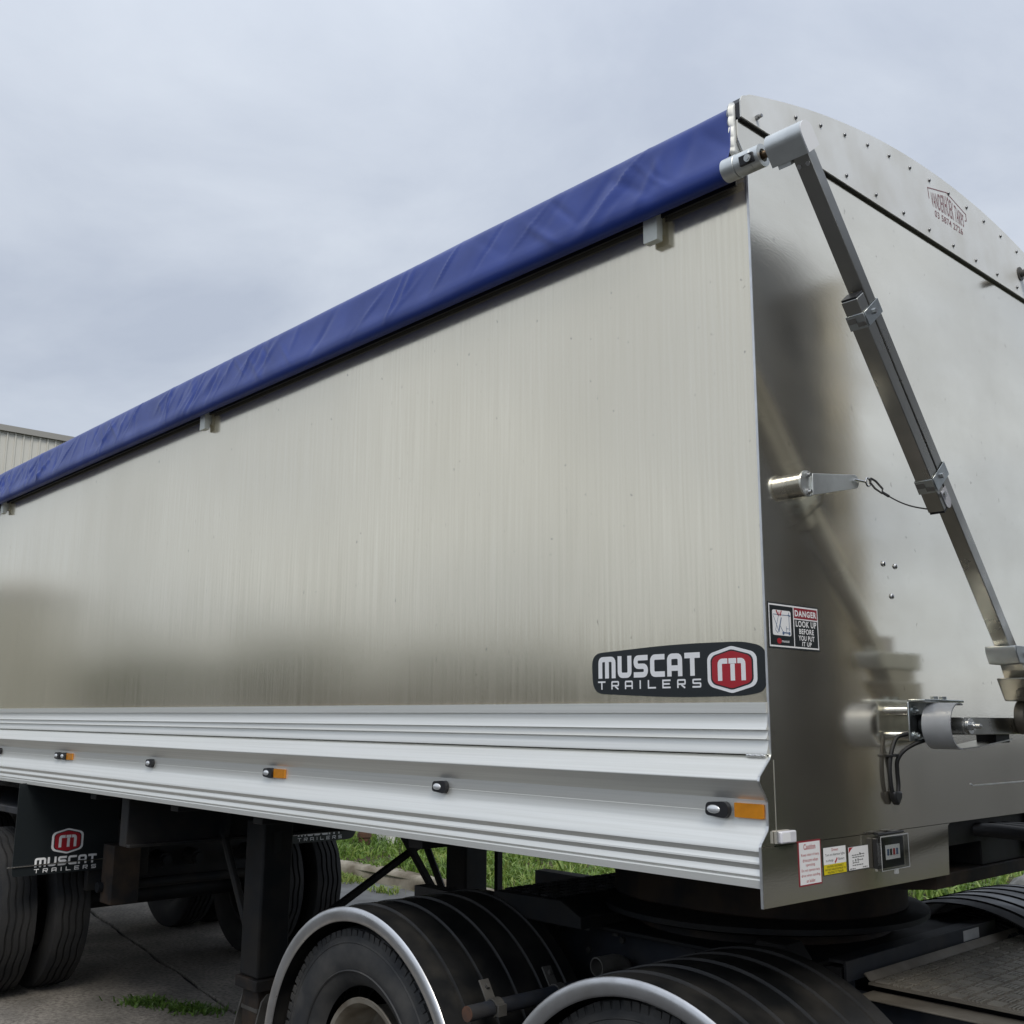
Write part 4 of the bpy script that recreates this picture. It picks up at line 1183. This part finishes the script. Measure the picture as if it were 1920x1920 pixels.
def wheel(x, y, z, parent, flip=False):
    r = inst(tyre_me, 'wheel', (x, y, z), parent, (0, random.uniform(0, 6), math.pi if flip else 0))
    o = bpy.data.objects.new('rim', rim_me); COL.objects.link(o); o.parent = r
    return r
for ax_x in (-5.86, -7.15):
    for y, fl in ((.02, False), (.345, True), (1.89, False), (2.215, True)): wheel(ax_x, y, .492, tr_, fl)
    mb = MB(); mb.cyl((ax_x, .2, .492), (ax_x, W - .2, .492), .065, n=18); obj('axle', mb, 'chassis_black', tr_)

# mudflaps
def flap(y0, y1, zb_, zt_, name='mudflap'):
    mb = MB(); mb.prism(rounded([(y0, zb_), (y1, zb_), (y1, zt_), (y0, zt_)], [.02, .08, 0, 0] if y0 < 1 else [.02, .08, 0, 0]), 'x', -5.206, -5.2)
    f_ = obj(name, mb, 'decal_black', tr_, smooth=False)
    fr2 = Frame((-5.2, 0, 0), (0, 1, 0), (0, 0, 1))
    c = (y0 + y1) / 2 + .0
    emblem(fr2, c, zb_ + .185, .19, .15, .0006, f_)
    word(f_, 'decal_white', fr2, 'MUSCAT', c - .185, c + .185, zb_ + .045, zb_ + .098, .86, .24, .18, .14, .0006, .001)
    word(f_, 'decal_white', fr2, 'TRAILERS', c - .185, c + .185, zb_ + .012, zb_ + .035, .62, .19, .10, .48, .0006, .001)
    mb = MB(); mb.cyl((-5.194, y0 - .03, zb_ + .056), (-5.194, y1 + .02, zb_ + .066), .0045, n=8); obj('flap_rod', mb, 'bright_bolt', f_)
    return f_
flap(-.10, .52, .765, 1.30)
flap(1.70, 2.32, .818, 1.30)
mb = MB(); mb.box(-5.3, -5.21, -.02, .60, 1.05, 1.29); obj('flap_mount', mb, 'chassis_black', tr_, bevel=.004)
# wheel guard over trailer wheels
mb = MB(); mb.box(-8.0, -5.35, -.02, .60, 1.10, 1.14); obj('wheel_guard', mb, 'beam_blue', tr_, bevel=.004)

# ------------------------------------------------------------------ TARP
tp = thing('roll_tarp', 'blue vinyl roll tarp drawn over the top of the trailer and hanging along its side', 'tarp', (-4.6, W / 2, 3.2))
sec = [(W / 2, 3.612), (.9, 3.597), (.6, 3.56), (.35, 3.51), (.15, 3.455), (.05, 3.428), (.01, 3.418), (-.02, 3.412), (-.038, 3.402), (-.048, 3.385), (-.0535, 3.365), (-.059, 3.340), (-.065, 3.315), (-.071, 3.29), (-.077, 3.265), (-.083, 3.243), (-.090, 3.222), (-.0945, 3.203), (-.0935, 3.184), (-.086, 3.168), (-.073, 3.160), (-.058, 3.161), (-.042, 3.171), (-.025, 3.188), (-.014, 3.20)]
_s2 = []
for i in range(len(sec) - 1):
    _s2.append(sec[i])
    if i >= 8:
        _s2.append(((sec[i][0] + sec[i + 1][0]) / 2, (sec[i][1] + sec[i + 1][1]) / 2))
sec = _s2 + [sec[-1]]
xs = np.concatenate([np.arange(-LEN - .05, -6.6, .05), np.arange(-6.6, -.019, .008), [-.02]])
V = []; F = []
m_ = len(sec)
CREASE = []
for c in range(150):
    cx_ = -random.random() ** .9 * LEN
    if random.random() < .55: cx_ = random.choice([-.28, -.55, -2.7, -3.05, -3.4, -4.3, -5.6, -6.2]) + random.gauss(0, .16)
    CREASE.append((cx_, random.choice([-1, 1, 1]) * random.uniform(.15, 1.3), random.uniform(.006, .022), random.uniform(.003, .0085) * random.choice([1, 1, -.7]), random.uniform(.2, .8), random.uniform(.2, .5)))
def fold(x, z):
    u = (3.415 - z) / .24
    if u < 0 or u > 1.02: return 0.0
    env = math.sin(math.pi * min(1, max(0, u * .95 + .03)))
    d = noise.noise(Vector(((x + (z - 3.3) * .5) * 3.2, z * 2.0, 0))) * .007 + noise.noise(Vector((x * 1.1, z * 5.0, 8))) * .006
    for cx_, sl, w_, am, uc, ur in CREASE:
        q = (x - cx_ - (z - 3.3) * sl) / w_
        if abs(q) < 3.2: d += am * math.exp(-q * q * .6) * math.exp(-((u - uc) / ur) ** 2)
    return env * d
for x in xs:
    for i, (y, z) in enumerate(sec):
        d = fold(x, z)
        sag = .004 * noise.noise(Vector((x * 1.3, 2, 2)))
        V.append((x + .40 * max(0, -y - .052), y - d + (sag if i > 6 else 0), z + (sag * .8 if i > 6 else 0) + (.01 * noise.noise(Vector((x * .8, y * 2, 0))) if 0 < i < 5 else 0)))
for k in range(len(xs) - 1):
    F += [(k * m_ + i, k * m_ + i + 1, (k + 1) * m_ + i + 1, (k + 1) * m_ + i) for i in range(m_ - 1)]
mb = MB(); mb.add(V, F)
o = obj('near_half', mb, 'tarp_blue', tp, ang=180)
md = o.modifiers.new('solid', 'SOLIDIFY'); md.thickness = .0015; md.offset = -1
mb2 = MB(); mb2.add([(a, W - b, c) for a, b, c in V], F)
o = obj('far_half', mb2, 'tarp_blue', tp, ang=180)
mb = MB(); mb.cyl((-LEN, -.062, 3.195), (-.005, -.062, 3.195), .026, n=14)
obj('roll_tube', mb, 'dull_steel', tp)
mb = MB(); mb.box(-LEN, -.03, -.020, -.0125, 3.172, 3.194)
obj('hem_strip', mb, 'black_plastic', tp, smooth=False)

# ------------------------------------------------------------------ TRUCK
tk = thing('prime_mover', 'dark prime mover with black ribbed rear mudguards under the trailer front', 'truck', (-.5, W / 2, 0))
GC = [(-1.76, .42), (-.435, .405)]
GR = .605
def guard(cx, cz, y0, y1, near=True):
    pr = [(y0, GR - .004)]
    nrib = 5; wdt = y1 - y0
    for k in range(nrib):
        yc = y0 + wdt * (k + .75) / (nrib + .35)
        pr += [(yc - .010, GR), (yc - .007, GR - .005), (yc + .005, GR - .005), (yc + .009, GR + .0035), (yc + .022, GR + .0025)]
    pr += [(y1 - .004, GR), (y1, GR - .004), (y1, GR - .010), (y0, GR - .010)]
    mb = MB(); mb.lathe_y(pr, (cx, 0, cz), 64, rad(-5), rad(190), close_prof=True)
    g = obj('mudguard', mb, 'guard_black', tk, ang=25)
    ye = y0 if near else y1
    s = -1 if near else 1
    pr = [(ye + s * .001, GR + .001), (ye + s * .004, GR - .001), (ye + s * .008, GR - .006), (ye + s * .010, GR - .020), (ye + s * .008, GR - .042), (ye + s * .004, GR - .049), (ye + s * .001, GR - .050), (ye + s * .001, GR - .02)]
    mb = MB(); mb.lathe_y(pr, (cx, 0, cz), 64, rad(-5), rad(190), close_prof=True)
    obj('guard_trim', mb, 'guard_trim', g, ang=50)
    return g
for cx, cz in GC:
    guard(cx, cz, -.030, .605)
    guard(cx, cz, 1.845, 2.48, near=False)
TW = .495
tyre2 = tyre_mb(TW, .27, 90, 4)
# shoulder lugs
for i in range(84):
    t = 2 * math.pi * (i + random.uniform(-.12, .12)) / 84
    for s in (-1, 1):
        c = Vector((math.cos(t) * TW * .962, s * .1205, math.sin(t) * TW * .962))
        tg = Vector((-math.sin(t), 0, math.cos(t))); rd = Vector((math.cos(t), 0, math.sin(t)))
        tyre2.obox(c, tg, Vector((0, 1, 0)), rd, .0125, .0045, random.uniform(.010, .016))
# raised rings on the sidewall
for rr in (.70, .80, .895):
    for s in (-1, 1):
        tyre2.lathe_y([(s * .1285, TW * rr - .004), (s * (.1325 if rr < .85 else .1315), TW * rr), (s * .1275, TW * rr + .004)], (0, 0, 0), 90)
t2_me = mesh_only('tyre2', tyre2, 'tyre_side', ang=35)
r2_me = mesh_only('rim2', rim_mb(TW * .50, .29, 1), 'rim_paint', ang=40)
for cx in (-1.79, -.46):
    for y, fl in ((.135, False), (.475, True), (W - .475, False), (W - .135, True)):
        r = inst(t2_me, 'wheel', (cx, y, .452), tk, (0, random.uniform(0, 6), math.pi if fl else 0))
        o = bpy.data.objects.new('rim', r2_me); COL.objects.link(o); o.parent = r
        for k in range(8):
            mbn = None
    mb = MB(); mb.cyl((cx, .2, .452), (cx, W - .2, .452), .08, n=18); mb.ball((cx, W / 2, .452), .24, 8); obj('axle', mb, 'chassis_black', tk)
# guard stay with clamps and reflector cap
mb = MB(); mb.cyl((-1.135, -.030, .79), (-1.135, .80, .79), .024, n=18); st = obj('guard_stay', mb, 'beam_blue', tk)
mb = MB(); mb.cyl((-1.135, -.034, .79), (-1.135, -.0302, .79), .0235, n=18); obj('reflector_cap', mb, 'rust_pipe', st)
for y in (.085, .37):
    mb = MB(); mb.lathe_y([(-.018, .0245), (-.018, .030), (.018, .030), (.018, .0245)], (-1.135, y, .79), 16, rad(-60), rad(200), close_prof=True)
    mb.obox((-1.175, y, .835), (.55, 0, -.83), (0, 1, 0), (.83, 0, .55), .035, .020, .003)
    mb.box(-1.113, -1.098, y - .018, y + .018, .770, .805)
    obj('stay_clamp', mb, 'dull_steel', st, bevel=.001)
    mb = MB(); mb.cyl((-1.178, y, .845), (-1.168, y, .852), .008, n=6); obj('bolt', mb, 'dull_steel', st)
# frame
for y in (.84, 1.61):
    mb = MB(); mb.prism([(y - .04, .68), (y + .04, .68), (y + .04, .94), (y - .04, .94)], 'x', -2.5, -.32); mb.box(-.315, 4.2, y - .04, y + .04, .60, .866)
    fr0 = obj('frame_rail', mb, 'beam_blue', tk, smooth=False)
    if y < 1:
        for i in range(9):
            mb = MB(); mb.cyl((-1.9 + .17 * i, y - .0405, .89 - .06 * (i % 2)), (-1.9 + .17 * i, y - .052, .89 - .06 * (i % 2)), .012, n=6); obj('bolt', mb, 'dull_steel', fr0)
mb = MB(); mb.box(-1.75, -.36, .66, 1.79, .943, .957); obj('turntable_base', mb, 'chassis_black', tk, bevel=.003)
for i in range(3):
    mb = MB(); mb.cyl((-1.45 + .14 * i, .70, .925), (-1.45 + .14 * i, .70, .9425), .013, n=6); obj('bolt', mb, 'dull_steel', tk)
def treads(name, x0, x1, y0, y1, z, m, parent, step=.05, tilt=None):
    mb = MB(); i = 0
    nx_ = int((x1 - x0) / step); ny_ = int((y1 - y0) / step)
    for a in range(nx_):
        for b in range(ny_):
            cx = x0 + (a + .5) * step; cy = y0 + (b + .5) * step
            for k in range(4):
                o_ = (k - 1.5) * step * .2
                if (a + b) % 2: mb.obox((cx + o_, cy, z), (1, 0, 0), (0, 1, 0), (0, 0, 1), step * .06, step * .38, .0028)
                else: mb.obox((cx, cy + o_, z), (1, 0, 0), (0, 1, 0), (0, 0, 1), step * .38, step * .06, .0028)
    o_ = obj(name, mb, m, parent, smooth=False, raw=True); o_['kind'] = 'stuff'
    return o_
# raised checker plate behind the turntable
mb = MB(); mb.prism([(-1.75, .958), (-1.66, 1.040), (-1.30, 1.046), (-1.20, 1.00), (-1.20, .958)], 'y', .55, 1.90)
rp = obj('ramp_plate', mb, 'chassis_black', tk, bevel=.004)
treads('tread_bars', -1.64, -1.32, .57, 1.88, 1.0475, 'chassis_black', rp)
mb = MB()
mb.lathe_y([(0, .001), (0, .56), (.012, .60), (.03, .60), (.04, .56), (.04, .001)], (0, 0, 0), 56)
b3 = MB(); b3.v = [(a - .90, c + W / 2, b + 1.000) for a, b, c in mb.v]; b3.f = mb.f
obj('turntable', b3, 'chassis_black', tk, ang=30)
mb = MB()
mb.lathe_y([(0, .40), (0, .47), (.035, .46), (.041, .40)], (0, 0, 0), 56, close_prof=True)
b3 = MB(); b3.v = [(a - .90, c + W / 2, b + .958) for a, b, c in mb.v]; b3.f = mb.f
obj('turntable_race', b3, 'rusty_black', tk, ang=30)
for sx in (-1, 1):
    xx = -.90 + sx * .42
    mb = MB(); mb.prism([(xx - .09, .958), (xx + .09, .958), (xx + .05, 1.01), (xx - .05, 1.01)], 'y', .66, .76); obj('turntable_foot', mb, 'chassis_black', tk, bevel=.004)
# fifth wheel plate with rounded front
fw = [(-1.35, 1.00), (-1.2, .80), (-.9, .68), (-.5, .66), (-.15, .72), (.10, .92), (.18, 1.225), (.10, 1.53), (-.15, 1.73), (-.5, 1.79), (-.9, 1.77), (-1.2, 1.65), (-1.35, 1.45)]
mb = MB(); mb.prism(rounded([((a + .55) * .72 - .88, (b - 1.225) * .8 + 1.225) for a, b in fw], .12, 3), 'z', 1.041, 1.198); obj('fifth_wheel', mb, 'rusty_black', tk, bevel=.006)
# exhaust stub
mb = MB(); mb.pipe((-1.20, .63, .822), (-1.195, .72, .822), .034, .029, 22); mb.tube(smoothpath([(-1.195, .72, .822), (-1.19, .755, .81), (-1.185, .765, .765), (-1.185, .765, .55)]), .033, 16)
obj('exhaust_stub', mb, 'stub_steel', tk, ang=40)
# cross channel and deck plate behind the cab
mb = MB(); mb.prism([(-.310, .900), (-.300, .900), (-.300, .962), (-.310, .962)], 'y', .80, 1.87); cc_ = obj('cross_channel', mb, 'beam_blue', tk, bevel=.001)
mb = MB(); mb.box(-.36, -.3105, .80, 1.87, .953, .962); obj('channel_flange', mb, 'beam_blue', cc_, smooth=False)
mb = MB(); mb.prism([(1.60, .917), (1.725, .917), (1.725, .953), (1.60, .953)], 'x', -.2995, -.2985); obj('rating_plate', mb, 'white_plastic', cc_, smooth=False)
mb = MB(); text(mb, Frame((-.3237, 0, 0), (0, 1, 0), (0, 0, 1)), '2007', 1.612, 1.005, 1.645, 1.014, .0002, .01); obj('lettering', mb, 'decal_black', cc_, smooth=False) if False else None
mb = MB(); mb.prism([(-.262, .892), (.95, .892), (.95, .899), (-.262, .899)], 'y', .86, 2.0); dk = obj('deck_plate', mb, 'checker', tk, smooth=False)
mb = MB(); mb.prism([(-.285, .918), (-.282, .921), (-.2605, .8995), (-.266, .8995)], 'y', .875, 2.0); obj('deck_upstand', mb, 'checker', dk, smooth=False)
treads('tread_bars', -.255, .90, .87, 1.99, .9015, 'tread_pale', dk, .058)
mb = MB(); mb.box(-.26, .95, .775, .885, .867, .874); obj('deck_edge', mb, 'checker', tk, bevel=.003)
# cab (out of frame; it is what the front wall mirrors)
mb = MB(); mb.prism(rounded([(.10, 1.05), (W - .10, 1.05), (W - .10, 3.55), (W - .45, 3.95), (.45, 3.95), (.10, 3.55)], .15), 'x', 1.05, 3.2)
cb_ = obj('cab', mb, 'cab_paint', tk, bevel=.03)
mb = MB(); mb.prism(rounded([(.12, .75), (W - .12, .75), (W - .12, 1.9), (.12, 1.9)], .1), 'x', 3.22, 4.6); obj('bonnet', mb, 'cab_paint', tk, bevel=.03)
mb = MB(); mb.prism(rounded([(.55, 2.35), (W - .55, 2.35), (W - .55, 2.95), (.55, 2.95)], .06), 'x', 1.035, 1.049); obj('rear_window', mb, 'glass_dark', cb_)
mb = MB(); mb.cyl((.93, 2.02, .95), (.93, 2.02, 3.75), .075, n=24); mb.cyl((.93, 2.02, 1.4), (.93, 2.02, 2.5), .095, n=24); obj('exhaust_stack', mb, 'chrome', tk)
for y in (.2, W - .2):
    r = inst(t2_me, 'wheel', (4.0, y, .495), tk); o = bpy.data.objects.new('rim', r2_me); COL.objects.link(o); o.parent = r

for o in ROOTS:
    if '_w' in o: del o['_w']
